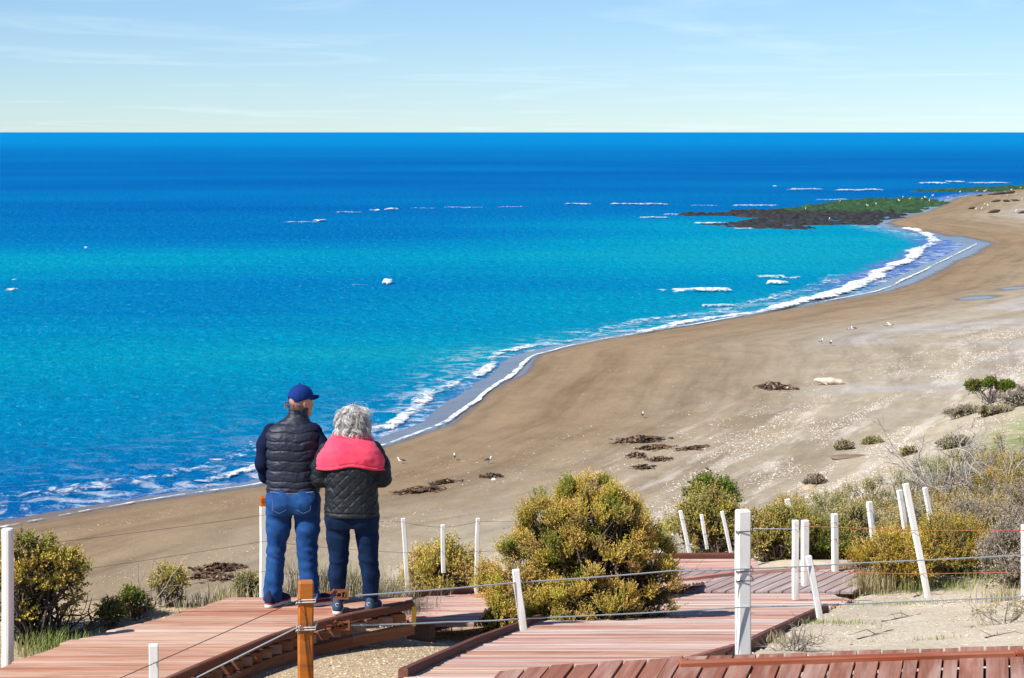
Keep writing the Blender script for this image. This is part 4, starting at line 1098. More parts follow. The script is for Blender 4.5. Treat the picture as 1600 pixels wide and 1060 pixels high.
# ------------------------------------------------------------------ people: smooth surfaces from distance fields
class Field:
    def __init__(s, lo, hi, h):
        s.lo = np.array(lo, float); s.h = h
        s.n = np.ceil((np.array(hi) - s.lo) / h).astype(int) + 1
        s.v = np.full(s.n, .5, np.float32)
        s.ax = [s.lo[k] + h * np.arange(s.n[k]) for k in range(3)]
    def _sl(s, lo, hi):
        a = np.clip(np.floor((np.array(lo) - s.lo) / s.h).astype(int), 0, s.n - 1); b = np.clip(np.ceil((np.array(hi) - s.lo) / s.h).astype(int) + 1, 1, s.n)
        return tuple(slice(i, max(j, i + 1)) for i, j in zip(a, b))
    def xyz(s, sl=None):
        sl = sl or (slice(None),) * 3
        return np.meshgrid(s.ax[0][sl[0]], s.ax[1][sl[1]], s.ax[2][sl[2]], indexing='ij', sparse=True)
    def put(s, fn, lo, hi, k=.02, op='u'):
        m = .06 + k
        sl = s._sl(np.array(lo) - m, np.array(hi) + m)
        X_, Y_, Z_ = s.xyz(sl); d = fn(X_, Y_, Z_); a = s.v[sl]
        if op == 'u':
            h = np.maximum(k - np.abs(a - d), 0) / max(k, 1e-6); s.v[sl] = np.minimum(a, d) - h * h * k * .25
        else:
            h = np.maximum(k - np.abs(a + d), 0) / max(k, 1e-6); s.v[sl] = np.maximum(a, -d) + h * h * k * .25
    def cap(s, a, b, ra, rb=None, k=.02, sq=(1, 1, 1), op='u'):
        a = np.array(a, float); b = np.array(b, float); rb = ra if rb is None else rb; r = max(ra, rb) * max(1 / min(sq), 1)
        q = np.array(sq, float)
        def fn(X_, Y_, Z_):
            ab = b - a; L2 = ab @ ab + 1e-9
            t = np.clip(((X_ - a[0]) * ab[0] + (Y_ - a[1]) * ab[1] + (Z_ - a[2]) * ab[2]) / L2, 0, 1)
            return np.sqrt(((X_ - a[0] - t * ab[0]) * q[0]) ** 2 + ((Y_ - a[1] - t * ab[1]) * q[1]) ** 2 + ((Z_ - a[2] - t * ab[2]) * q[2]) ** 2) - (ra + (rb - ra) * t)
        s.put(fn, np.minimum(a, b) - r, np.maximum(a, b) + r, k, op)
    def chain(s, pts, rad, k=.02):
        for i in range(len(pts) - 1): s.cap(pts[i], pts[i + 1], rad[i], rad[i + 1], k)
    def ell(s, c, r, k=.02, yaw=0.0, pitch=0.0, op='u'):
        c = np.array(c, float); r = np.array(r, float); cy, sy_ = math.cos(yaw), math.sin(yaw); cp, sp = math.cos(pitch), math.sin(pitch)
        def fn(X_, Y_, Z_):
            x = X_ - c[0]; y = Y_ - c[1]; z = Z_ - c[2]
            u = x * cy - y * sy_; v = x * sy_ + y * cy
            v2 = v * cp + z * sp; w = -v * sp + z * cp
            q = np.sqrt((u / r[0]) ** 2 + (v2 / r[1]) ** 2 + (w / r[2]) ** 2)
            return (q - 1) * r.min() * np.clip(.6 + .4 * q, .6, 1.4)
        m = r.max(); s.put(fn, c - m, c + m, k, op)
    def loft(s, zs, ax_, by, cx, cy, k=.02, power=2.4):
        zd = np.linspace(zs[0], zs[-1], 60)
        def sm(v):
            v = np.interp(zd, zs, v)
            for _ in range(3): v[1:-1] = .25 * v[:-2] + .5 * v[1:-1] + .25 * v[2:]
            return v
        A, B_, CX, CY = sm(ax_), sm(by), sm(cx), sm(cy)
        def fn(X_, Y_, Z_):
            a = np.interp(Z_, zd, A); b = np.interp(Z_, zd, B_); x = X_ - np.interp(Z_, zd, CX); y = Y_ - np.interp(Z_, zd, CY)
            q = (np.abs(x / a) ** power + np.abs(y / b) ** power) ** (1 / power)
            d = (q - 1) * np.minimum(a, b)
            dz = np.maximum(zs[0] - Z_, Z_ - zs[-1])
            return np.where(dz > 0, np.sqrt(np.maximum(d, 0) ** 2 + dz ** 2), np.maximum(d, dz))
        r = max(max(ax_), max(by)) + .1
        s.put(fn, (min(cx) - r, min(cy) - r, zs[0]), (max(cx) + r, max(cy) + r, zs[-1]), k)
    def disp(s, fn):
        X_, Y_, Z_ = s.xyz(); s.v += fn(X_, Y_, Z_).astype(np.float32)
    def surf(s):
        v = s.v; ins = v < 0
        n0, n1, n2 = v.shape
        cnt = np.zeros((n0 - 1, n1 - 1, n2 - 1), np.int8)
        for dx in (0, 1):
            for dy in (0, 1):
                for dz in (0, 1): cnt += ins[dx:n0 - 1 + dx, dy:n1 - 1 + dy, dz:n2 - 1 + dz]
        act = (cnt > 0) & (cnt < 8)
        idx = np.full(act.shape, -1, np.int64); C = np.argwhere(act); idx[act] = np.arange(len(C))
        S = np.zeros((len(C), 3)); W = np.zeros(len(C))
        corners = [(a, b, c) for a in (0, 1) for b in (0, 1) for c in (0, 1)]
        for i, p in enumerate(corners):
            for q in corners[i + 1:]:
                if sum(abs(np.array(p) - np.array(q))) != 1: continue
                va = v[C[:, 0] + p[0], C[:, 1] + p[1], C[:, 2] + p[2]]; vb = v[C[:, 0] + q[0], C[:, 1] + q[1], C[:, 2] + q[2]]
                m = (va < 0) != (vb < 0)
                t = np.where(m, va / np.where(m, va - vb, 1), 0)[:, None]
                S += np.where(m[:, None], np.array(p) + t * (np.array(q) - np.array(p)), 0); W += m
        V = s.lo + s.h * (C + S / W[:, None])
        F = []
        for ax_ in range(3):
            o = [k for k in range(3) if k != ax_]
            a = np.take(ins, np.arange(v.shape[ax_] - 1), ax_); b = np.take(ins, np.arange(1, v.shape[ax_]), ax_)
            E = np.argwhere(a != b); E = E[(E[:, o[0]] > 0) & (E[:, o[1]] > 0) & (E[:, o[0]] < v.shape[o[0]] - 1) & (E[:, o[1]] < v.shape[o[1]] - 1)]
            fl = a[E[:, 0], E[:, 1], E[:, 2]]
            def cid(d0, d1):
                e = E.copy(); e[:, o[0]] -= d0; e[:, o[1]] -= d1
                return idx[e[:, 0], e[:, 1], e[:, 2]]
            q = np.stack((cid(1, 1), cid(0, 1), cid(0, 0), cid(1, 0)), 1)
            if ax_ == 1: fl = ~fl
            q[~fl] = q[~fl][:, ::-1]
            F.append(q)
        return V, np.concatenate(F)
    def mesh(s, name, mats, colors=None):
        V, F = s.surf(); F = F[(F >= 0).all(1)]
        # light relaxing keeps the cloth from looking gridded
        A = np.zeros_like(V); D = np.zeros(len(V))
        for i in range(4):
            j = (i + 1) % 4
            np.add.at(A, F[:, i], V[F[:, j]]); np.add.at(D, F[:, i], 1); np.add.at(A, F[:, j], V[F[:, i]]); np.add.at(D, F[:, j], 1)
        V = V * .6 + .4 * A / np.maximum(D, 1)[:, None]
        return mesh_np(name, V, [F], mats, None, colors(V) if colors else None, True)
def cloth_mat(name, c, rough=.8, weave=400, c2=None, spec=.2, sheen=0.0, wash=.5):
    m, N, L, B = new_mat(name); tcn = N.new('ShaderNodeTexCoord')
    n1 = noise(N, L, tcn.outputs['Object'], weave, 2, .5).outputs['Fac']; n2 = noise(N, L, tcn.outputs['Object'], 9, 4, .6).outputs['Fac']
    cc = mix(N, L, maprange(N, L, n2, .35, .7, 0, wash), c, c2 or tuple(x * .6 for x in c))
    L.new(mix(N, L, .35, cc, ramp(N, L, n1, [(.3, (.6, .6, .6)), (.7, (1.25, 1.25, 1.25))]), 'MULTIPLY'), B.inputs['Base Color'])
    B.inputs['Roughness'].default_value = rough; B.inputs['Specular IOR Level'].default_value = spec
    if sheen: B.inputs['Sheen Weight'].default_value = sheen
    bump(N, L, B, n1, .15, .001)
    return m
m_skin, N, L, B = new_mat('skin'); tcn = N.new('ShaderNodeTexCoord')
sn = noise(N, L, tcn.outputs['Object'], 30, 4, .6).outputs['Fac']
L.new(mix(N, L, sn, (.56, .31, .21), (.44, .20, .13)), B.inputs['Base Color']); B.inputs['Roughness'].default_value = .5
B.inputs['Subsurface Weight'].default_value = .12; B.inputs['Subsurface Radius'].default_value = (.01, .004, .002)
m_jean1 = cloth_mat('blue_denim', (.007, .042, .165), .85, 500, (.025, .10, .28), .15, wash=.8)
m_jean2 = cloth_mat('dark_denim', (.003, .012, .042), .85, 500, (.006, .025, .078), .15, wash=.8)
m_vest = cloth_mat('navy_nylon', (.011, .016, .034), .55, 900, (.016, .022, .044), .4)
m_sleeve = cloth_mat('navy_knit', (.006, .011, .036), .9, 300, (.008, .015, .05), .1)
m_jacket = cloth_mat('black_quilted_nylon', (.005, .009, .013), .6, 900, (.009, .014, .020), .35)
m_shawl = cloth_mat('coral_knit', (.80, .055, .115), .95, 260, (.86, .10, .16), .05, wash=.7, sheen=.2)
m_cap = cloth_mat('royal_blue_cotton', (.007, .032, .175), .85, 600, (.009, .042, .22), .15)
m_sole = cloth_mat('white_rubber', (.78, .78, .76), .6, 200)
m_shoe_red = cloth_mat('red_canvas', (.45, .035, .04), .8, 400)
m_shoe_navy = cloth_mat('navy_mesh_fabric', (.012, .022, .06), .8, 350)
m_shoe_slate = cloth_mat('slate_mesh_fabric', (.05, .075, .13), .8, 350)
m_emblem = cloth_mat('pale_grey_print', (.55, .57, .60), .6, 300)
m_eye, N, L, B = new_mat('eye_surface'); B.inputs['Roughness'].default_value = .15
tcn = N.new('ShaderNodeTexCoord'); sp_ = N.new('ShaderNodeSeparateXYZ'); L.new(tcn.outputs['Object'], sp_.inputs[0])
L.new(ramp(N, L, sp_.outputs[1], [(.0095, (.75, .73, .70)), (.0100, (.10, .07, .05))]), B.inputs['Base Color'])
m_hair, N, L, B = new_mat('grey_hair'); L.new(attr(N, 'tone', 'Color'), B.inputs['Base Color']); B.inputs['Roughness'].default_value = .45

def head_field(f, c, yaw, size=1.0):
    """head with brow, nose, lips, chin and ears; face looks along (sin yaw, cos yaw)"""
    fx, fy = math.sin(yaw), math.cos(yaw); rx, ry = math.cos(yaw), -math.sin(yaw)
    def at(r, fwd, up): return (c[0] + (r * rx + fwd * fx) * size, c[1] + (r * ry + fwd * fy) * size, c[2] + up * size)
    f.ell(at(0, 0, .02), (.077 * size, .098 * size, .098 * size), .02, yaw)
    f.ell(at(0, .025, -.055), (.060 * size, .068 * size, .070 * size), .04, yaw)
    f.cap(at(0, .088, .012), at(0, .112, -.026), .010 * size, .015 * size, .015)
    f.cap(at(-.03, .085, .028), at(.03, .085, .028), .010 * size, None, .02)
    for sg in (-1, 1):
        f.ell(at(.033 * sg, .101, .004), (.016 * size, .014 * size, .011 * size), .012, yaw, op='s')
        f.cap(at(.038 * sg, .080, -.025), at(.05 * sg, .06, -.02), .014 * size, None, .02)
        f.ell(at(.081 * sg, -.005, -.008), (.010 * size, .020 * size, .034 * size), .008, yaw + sg * .35)
        f.ell(at(.087 * sg, .001, -.004), (.006 * size, .011 * size, .018 * size), .006, yaw + sg * .35, op='s')
    f.cap(at(-.02, .090, -.058), at(.02, .090, -.058), .007 * size, None, .012)
    f.cap(at(-.017, .090, -.070), at(.017, .090, -.070), .008 * size, None, .012)
    f.ell(at(0, .082, -.100), (.022 * size, .018 * size, .018 * size), .025, yaw)
    return at
def eyes(parent, at):
    V = []; F = []
    for sg in (-1, 1):
        c = np.array(at(.033 * sg, .086, .004)); n = 12
        th = np.linspace(0, math.pi, 7)[:, None]; phv = np.linspace(0, 2 * math.pi, n, endpoint=False)[None]
        d = np.array(at(0, 1, 0)) - np.array(at(0, 0, 0)); d /= np.linalg.norm(d); r = np.array((d[1], -d[0], 0)); u = np.array((0, 0, 1))
        P = .0115 * (np.cos(th)[..., None] * np.array((0, 1, 0)) + (np.sin(th) * np.cos(phv))[..., None] * np.array((1, 0, 0)) + (np.sin(th) * np.sin(phv))[..., None] * u)
        P = P.reshape(-1, 3); i = np.arange(6)[:, None] * n; j = np.arange(n)[None]
        Q = np.stack((i + j, i + (j + 1) % n, i + n + (j + 1) % n, i + n + j), -1).reshape(-1, 4)
        o = link('eye', mesh_np('eye', P, [Q], [m_eye], None, None, True), parent, c)
        o.rotation_euler = (0, 0, -math.atan2(d[0], d[1]))
def hand(f, wrist, d, up, side, curl=.6, s=1.0):
    """palm, four curled fingers and a thumb, joined to the arm's field"""
    d = unit(np.array(d, float)); up = unit(np.array(up, float)); lat = np.cross(d, up) * side
    w = np.array(wrist, float); palm = w + d * .045 * s
    f.cap(w, palm, .026 * s, .030 * s, .02); 
    for k, (o, ln) in enumerate(((-.030, .070), (-.010, .080), (.010, .075), (.029, .060))):
        k0 = palm + d * .035 * s + lat * o * s
        f.cap(palm + lat * o * .7 * s, k0, .012 * s, .0095 * s, .008)
        d1 = unit(d * math.cos(curl) - up * math.sin(curl)); d2 = unit(d * math.cos(curl * 2.1) - up * math.sin(curl * 2.1))
        k1 = k0 + d1 * ln * .5 * s; k2 = k1 + d2 * ln * .5 * s
        f.cap(k0, k1, .0092 * s, .0085 * s, .003); f.cap(k1, k2, .0085 * s, .0072 * s, .003)
    t0 = w + d * .02 * s - lat * .026 * s; t1 = t0 + unit(d * .6 - lat * .7 - up * .2) * .042 * s; t2 = t1 + unit(d * .8 - lat * .1 - up * .5) * .032 * s
    f.cap(t0, t1, .0125 * s, .0105 * s, .008); f.cap(t1, t2, .0105 * s, .0085 * s, .004)
def shoe(parent, name, x, y, yaw, upper, sole, trim=None, scale=1.0, emblem=False):
    root = parent
    M = Matrix.Translation((x, y, 0)) @ Matrix.Rotation(-yaw, 4, 'Z') @ Matrix.Scale(scale, 4)
    f = Field((-.08, -.12, -.02), (.08, .24, .16), .006)
    f.chain([(0, -.045, .055), (0, .03, .055), (0, .11, .045), (.006, .165, .04)], [.038, .037, .040, .034], .03)
    f.cap((0, -.045, .05), (0, -.035, .115), .036, .034, .03); f.cap((0, .02, .06), (0, -.01, .11), .036, .033, .03)
    f.put(lambda X_, Y_, Z_: (Z_ - .028) * -1 * -1 * -1 + 0 * X_ + 0 * Y_, (-.08, -.12, -.02), (.08, .24, .03), .004, 's') if False else None
    f.disp(lambda X_, Y_, Z_: .0015 * np.sin(Y_ * 190) * (Z_ > .05) + 0 * X_)
    o = link(name, f.mesh(name, [upper]), root); o.matrix_local = M
    g = Field((-.08, -.12, -.02), (.08, .25, .07), .005)
    g.chain([(0, -.05, .016), (0, .04, .016), (.002, .12, .016), (.006, .17, .018)], [.040, .036, .044, .036], .03)
    v = g.v; Z_ = g.ax[2][None, None, :]
    g.v = np.maximum(np.maximum(v, (Z_ - .030)), -(Z_ - .001)).astype(np.float32)
    so = link('sole', g.mesh('sole', [sole]), o)
    if trim:
        t = Field((-.08, -.12, .0), (.08, .25, .07), .005); t.chain([(0, -.05, .032), (0, .04, .032), (.002, .12, .030), (.006, .17, .030)], [.040, .0375, .042, .036], .03)
        t.v = np.maximum(np.maximum(t.v, (t.ax[2][None, None] - .042)), -(t.ax[2][None, None] - .029)).astype(np.float32)
        link('trim', t.mesh('trim', [trim]), o)
    if emblem:
        th = np.concatenate((np.linspace(.3, 1.5, 9) * math.pi, [])); r = .0115
        up_ = np.stack((r * np.cos(np.linspace(.15, 1.5, 10) * math.pi), r * np.sin(np.linspace(.15, 1.5, 10) * math.pi) + r), 1)
        dn = np.stack((r * np.cos(np.linspace(.5, -.85, 10) * math.pi), r * np.sin(np.linspace(.5, -.85, 10) * math.pi) - r), 1)
        P2 = np.concatenate((up_, dn)); 
        P = np.stack((P2[:, 0] * 1.15 * emblem, np.full(len(P2), -.083) + .006 * np.abs(P2[:, 1]) / .02 + 9.0 * P2[:, 0] ** 2, P2[:, 1] * 1.15 + .072), 1)
        V, F = tube(P, .0030, 6); link('emblem', mesh_np('emblem', V, [F], [m_emblem], None, None, True), o)
    return o
def folds(amp, seed, sx_=9, sz=16):
    def fn(X_, Y_, Z_):
        X_, Y_, Z_ = np.broadcast_arrays(X_, Y_, Z_)
        n = fbm(X_ * sx_ + Z_ * 3, Z_ * sz + Y_ * 6, seed, 3, Y_ * sx_)
        return amp * (np.abs(n - .5) * 4 - .45)
    return fn

# ---------------- the man
mx0 = at_z(460, 947, ZL); man = None
MAN = np.array((mx0[0], mx0[1], ZL))
f = Field((-.36, -.22, 0.02), (.36, .34, 1.76), .0075)
f.loft([.80, .92, 1.05, 1.28, 1.38, 1.45], [.17, .175, .17, .185, .17, .09], [.105, .11, .105, .115, .09, .06], [0] * 6, [0] * 6, .03)
f.cap((.02, 0, 1.40), (.045, .025, 1.54), .056, .052, .04)
HC = (.062, .035, 1.595); HYAW = R(52)
at = head_field(f, HC, HYAW, .98)
for sg, kx, fx in ((-1, -.125, -.175), (1, .085, .125)):
    f.chain([(.095 * sg, 0, .84), (kx, .01, .46), (fx, 0, .10), (fx + .02, .03, .06)], [.085, .058, .042, .036], .03)
    f.cap((fx, -.02, .05), (fx + .05, .09, .04), .034, .028, .03)
for sg in (-1, 1):
    f.chain([(.15 * sg, 0, 1.36), (.205 * sg, -.005, 1.26), (.235 * sg, -.012, 1.12), (.195 * sg, .135, .968)], [.042, .042, .036, .029], .03)
    hand(f, (.195 * sg, .14, .962), (-.35 * sg, .65, -.45), (.9 * sg, .2, .2), -sg, .55)
man = link('person', f.mesh('person', [m_skin]), None, MAN)
man.scale = (1.0, 1.0, 1.018)
tag(man, 'man in blue cap, navy quilted vest and blue jeans standing left of the woman', 'person')
eyes(man, at)
# jeans
f = Field((-.36, -.25, .02), (.36, .28, 1.02), .007)
f.loft([.74, .84, .92, 1.0], [.205, .212, .198, .185], [.135, .145, .135, .12], [0] * 4, [-.005, -.01, 0, 0], .03)
f.chain([(-.105, 0, .82), (-.120, -.01, .62), (-.140, .005, .44), (-.160, 0, .22), (-.175, -.005, .055)], [.108, .094, .074, .070, .073], .025)
f.chain([(.105, 0, .82), (.112, -.01, .62), (.105, .005, .44), (.118, 0, .22), (.132, -.005, .055)], [.108, .096, .080, .072, .073], .025)
f.ell((-.09, -.09, .83), (.09, .07, .09), .06); f.ell((.09, -.09, .83), (.09, .07, .09), .06)
f.disp(folds(.010, 501, 7, 7)); 
def knee(X_, Y_, Z_):
    X_, Y_, Z_ = np.broadcast_arrays(X_, Y_, Z_)
    w = np.exp(-((Z_ - .42) / .12) ** 2) + .9 * np.exp(-((Z_ - .13) / .09) ** 2) + .7 * np.exp(-((Z_ - .66) / .08) ** 2)
    return -.0026 * w * np.sin(Z_ * 80 + 30 * X_ + 9 * fbm(X_ * 9, Z_ * 7, 502, 2)) * (.3 + 1.4 * fbm(X_ * 14, Z_ * 9, 503, 2)) 
f.disp(knee)
f.v = np.maximum(f.v, -(f.ax[2][None, None] - .045)).astype(np.float32)
jeans = link('jeans', f.mesh('jeans', [m_jean1]), man)
def strip(name, pts, r, mat, parent):
    V, F = tube(pts, r, 5); return link(name, mesh_np(name, V, [F], [mat], None, None, True), parent)
m_stitch = cloth_mat('pale_stitching', (.28, .38, .55), .8)
for sg in (-1, 1):
    c = .095 * sg
    pk = [(c - .055, -.150, .865), (c - .052, -.160, .78), (c, -.158, .755), (c + .052, -.160, .78), (c + .055, -.150, .865)]
    strip('pocket_seam', pk, .0013, m_stitch, jeans)
strip('waist_seam', [(x, -.135 - .012 * math.cos(x * 9), .925 - .02 * math.cos(x * 8)) for x in np.linspace(-.17, .17, 12)], .002, m_stitch, jeans)
# sweater sleeves
f = Field((-.38, -.2, .88), (.38, .34, 1.52), .007)
for sg in (-1, 1):
    f.chain([(.165 * sg, 0, 1.372), (.218 * sg, -.01, 1.27), (.240 * sg, -.015, 1.12), (.222 * sg, .06, 1.01), (.195 * sg, .13, .965)], [.062, .060, .052, .047, .042], .04)
f.disp(folds(.006, 511, 8, 9))
link('sleeves', f.mesh('sleeves', [m_sleeve]), man)
# quilted vest
f = Field((-.32, -.24, .86), (.32, .26, 1.62), .0058)
f.loft([.895, .94, 1.05, 1.20, 1.31, 1.375, 1.42, 1.45, 1.475], [.205, .212, .207, .214, .216, .212, .178, .118, .086], [.140, .148, .145, .150, .148, .132, .112, .092, .080], [0, 0, 0, 0, 0, .0, .008, .02, .03], [0, 0, 0, -.005, -.008, 0, .0, .008, .012], .02)
f.loft([1.44, 1.49, 1.535, 1.56], [.084, .078, .076, .074], [.080, .078, .078, .078], [.03, .04, .048, .052], [.012, .018, .024, .028], .03)
for sg in (-1, 1): f.ell((.272 * sg, .0, 1.29), (.068, .09, .13), .03, op='s')
seams = np.array([.955, 1.005, 1.085, 1.165, 1.245, 1.315, 1.38, 1.445])
def quilt(X_, Y_, Z_):
    X_, Y_, Z_ = np.broadcast_arrays(X_, Y_, Z_)
    zz_ = Z_ + .012 * np.cos(X_ * 7) + .005 * np.sin(X_ * 31)
    d = np.min(np.abs(zz_[..., None] - seams), -1)
    g = np.exp(-(d / .006) ** 2) * .0065 - .0025 * np.clip(d / .035, 0, 1)
    v_ = np.exp(-((((X_ * 9.5 + .5 + .3 * np.sin(Z_ * 60)) % 1) - .5) / .05) ** 2) * .002 * (np.abs(Z_ - 1.2) < .15)
    n = fbm(X_ * 16 + 4, Z_ * 34, 521, 3, Y_ * 10)
    return g + v_ + .0055 * (np.abs(n - .5) * 4 - .4)
f.disp(quilt)
f.v = np.maximum(np.maximum(f.v, -(f.ax[2][None, None] - .898)), f.ax[2][None, None] - 1.553).astype(np.float32)
vest = link('vest', f.mesh('vest', [m_vest]), man)
# cap
f = Field((-.16, -.16, 1.52), (.34, .30, 1.78), .005)
f.ell((HC[0], HC[1], 1.638), (.087, .107, .094), .0, HYAW, -.16)
fx, fy = math.sin(HYAW), math.cos(HYAW); rx, ry = math.cos(HYAW), -math.sin(HYAW)
X_, Y_, Z_ = f.xyz()
fw = (X_ - HC[0]) * fx + (Y_ - HC[1]) * fy; rt = (X_ - HC[0]) * rx + (Y_ - HC[1]) * ry
f.v = np.maximum(f.v, -(Z_ - (1.618 + .10 * fw - .25 * np.maximum(-fw - .02, 0)))).astype(np.float32)
f.ell((HC[0] - fx * .115, HC[1] - fy * .115, 1.598), (.046, .05, .036), .004, HYAW, op='s')
bz = 1.632 + .02 * fw - 3.2 * rt ** 2 * 1.0
br_ = np.maximum(np.sqrt((rt / .076) ** 2 + ((fw - .065) / .100) ** 2) - 1, -1) * .08
br_ = np.maximum(np.maximum(br_, np.abs(Z_ - bz) - .006), -(fw - .04))
f.v = np.minimum(f.v, br_).astype(np.float32)
f.disp(lambda X_, Y_, Z_: .0012 * np.cos(6 * np.arctan2(rt, fw)) ** 16 + 0 * Z_)
cap_o = link('cap', f.mesh('cap', [m_cap]), man)
th = np.linspace(-.62, .62, 9)
strip('strap', [(HC[0] - fx * .112 * math.cos(a) + rx * .085 * math.sin(a), HC[1] - fy * .112 * math.cos(a) + ry * .085 * math.sin(a), 1.572) for a in th], .008, m_cap, cap_o)
strip('button', [(HC[0] - fx * .01, HC[1] - fy * .01, 1.735), (HC[0] - fx * .01, HC[1] - fy * .01, 1.742)], .008, m_cap, cap_o)
# short hair below the cap
acc = Acc(); rg = np.random.default_rng(77)
for k in range(500):
    a = rg.uniform(-1.5, 1.5); z = rg.uniform(-.045, -.012)
    d = np.array((-fx * math.cos(a) + rx * math.sin(a), -fy * math.cos(a) + ry * math.sin(a), 0))
    rr = .080 * abs(math.sin(a)) + .097 * abs(math.cos(a))
    if abs(a) > 1.15 and z < -.02: continue
    p = np.array(HC) + d * rr * .985 + np.array((0, 0, z + .01))
    V, F = tube([p, p + d * .003 + np.array((0, 0, -.010)), p + d * .002 + np.array((0, 0, -.020))], [.0016, .0014, .0008], 3)
    acc.add(V, F, np.array((.16, .12, .09)) * rg.uniform(.6, 1.6))
link('hair', acc.mesh('hair', [m_hair]), man)
shoe(man, 'shoe', -.165, -.015, R(30), m_shoe_navy, m_sole, m_shoe_red)
shoe(man, 'shoe', .14, -.005, R(58), m_shoe_navy, m_sole, m_shoe_red)

# ---------------- the woman
wx0 = at_z(550, 957, ZL); WOM = np.array((wx0[0], wx0[1], ZL))
f = Field((-.34, -.2, .02), (.34, .36, 1.64), .0075)
f.loft([.74, .85, 1.0, 1.18, 1.28, 1.34], [.165, .17, .155, .165, .15, .08], [.11, .115, .105, .115, .09, .06], [0] * 6, [0] * 6, .03)
f.cap((0, 0, 1.30), (.005, .03, 1.42), .05, .047, .04)
WC = (.012, .04, 1.485); WYAW = R(14)
at = head_field(f, WC, WYAW, .93)
for sg, kx, fx2 in ((-1, -.095, -.11), (1, .128, .148)):
    f.chain([(.095 * sg, 0, .78), (kx, .01, .43), (fx2, 0, .09), (fx2, .03, .05)], [.085, .055, .037, .034], .03)
    f.cap((fx2, -.02, .045), (fx2, .09, .035), .032, .026, .03)
for sg in (-1, 1):
    f.chain([(.165 * sg, 0, 1.27), (.245 * sg, .0, 1.06), (.085 * sg, .22, 1.10)], [.044, .036, .027], .03)
    hand(f, (.085 * sg, .22, 1.10), (-.8 * sg, .5, .25), (.3 * sg, .5, .6), -sg, .7, .92)
woman = link('person', f.mesh('person', [m_skin]), None, WOM)
tag(woman, 'grey haired woman in coral shawl and black quilted jacket standing right of the man', 'person')
eyes(woman, at)
f = Field((-.32, -.24, .06), (.34, .26, .92), .007)
f.loft([.68, .76, .84, .90], [.195, .208, .200, .185], [.135, .150, .140, .125], [.005] * 4, [0, -.01, -.005, 0], .03)
f.chain([(-.104, 0, .76), (-.104, -.005, .60), (-.098, .0, .43), (-.110, -.005, .30), (-.112, 0, .11)], [.102, .088, .075, .070, .054], .02)
f.chain([(.112, 0, .76), (.122, -.005, .60), (.132, .0, .43), (.144, -.005, .30), (.150, 0, .11)], [.102, .088, .075, .070, .054], .02)
f.ell((-.09, -.068, .75), (.09, .07, .09), .05); f.ell((.10, -.068, .75), (.09, .07, .09), .05)
f.disp(folds(.0075, 531, 7, 7))
def knee2(X_, Y_, Z_):
    X_, Y_, Z_ = np.broadcast_arrays(X_, Y_, Z_)
    w = np.exp(-((Z_ - .42) / .06) ** 2) + .8 * np.exp(-((Z_ - .14) / .05) ** 2) + .5 * np.exp(-((Z_ - .62) / .06) ** 2)
    return -.0026 * w * np.sin(Z_ * 95 + 24 * X_ + 5 * fbm(X_ * 9, Z_ * 7, 532, 2))
f.disp(knee2); f.v = np.maximum(f.v, -(f.ax[2][None, None] - .085)).astype(np.float32)
link('jeans', f.mesh('jeans', [m_jean2]), woman)
# quilted jacket with sleeves
f = Field((-.36, -.24, .74), (.36, .36, 1.38), .0056)
f.loft([.765, .80, .92, 1.05, 1.18, 1.27, 1.33], [.212, .214, .204, .205, .205, .185, .10], [.176, .172, .156, .150, .148, .125, .085], [.005] * 7, [-.005, -.008, -.005, -.005, -.005, 0, 0], .02)
for sg in (-1, 1):
    f.chain([(.175 * sg, 0, 1.27), (.232 * sg, .0, 1.15), (.242 * sg, .005, 1.06), (.185 * sg, .12, 1.065), (.10 * sg, .20, 1.09)], [.080, .074, .068, .058, .048], .025)
def diamonds(X_, Y_, Z_):
    X_, Y_, Z_ = np.broadcast_arrays(X_, Y_, Z_)
    u = np.arctan2(X_, -(Y_ - .03)) * .19; p_ = .085
    a = ((u + Z_) / p_) % 1; b_ = ((u - Z_ + .02) / p_) % 1
    d = np.minimum(np.minimum(a, 1 - a), np.minimum(b_, 1 - b_)) * p_
    g = np.exp(-(d / .005) ** 2) * .0042 - .002 * np.clip(d / .03, 0, 1)
    hem = np.exp(-((Z_ - .805) / .006) ** 2) * .006
    return np.where(Z_ > .81, g, 0) + hem + .006 * (np.abs(fbm(X_ * 12, Z_ * 20, 541, 3, Y_ * 9) - .5) * 4 - .4)
f.disp(diamonds); f.v = np.maximum(f.v, -(f.ax[2][None, None] - .768)).astype(np.float32)
link('jacket', f.mesh('jacket', [m_jacket]), woman)
# shawl over the shoulders
f = Field((-.36, -.26, 1.10), (.36, .30, 1.50), .0056)
f.loft([1.135, 1.17, 1.23, 1.29, 1.34, 1.385, 1.42, 1.455], [.292, .286, .270, .242, .198, .150, .122, .112], [.172, .175, .174, .162, .140, .116, .105, .100], [0] * 8, [.01, .005, 0, 0, .005, .015, .025, .032], .02, 2.15)
def drape(X_, Y_, Z_):
    X_, Y_, Z_ = np.broadcast_arrays(X_, Y_, Z_)
    ang = np.arctan2(X_, -Y_)
    neck = np.exp(-((Z_ - 1.405) / .03) ** 2) * .010 * np.sin(Z_ * 190 + 2.2 * ang + 2 * np.sin(ang * 2))
    hemz = 1.150 + .012 * np.cos(ang * 2) + .008 * np.sin(ang * 3 + 1)
    fold = np.exp(-((Z_ - (hemz + .024)) / .004) ** 2) * .006 - .002 * np.exp(-((Z_ - (hemz + .012)) / .012) ** 2)
    soft = .005 * (np.abs(fbm(X_ * 7 + Z_ * 5, Z_ * 9 - X_ * 3, 551, 3, Y_ * 6) - .5) * 4 - .4)
    return neck + fold + soft
f.disp(drape)
Xf, Yf, Zf = f.xyz(); ang = np.arctan2(Xf, -Yf)
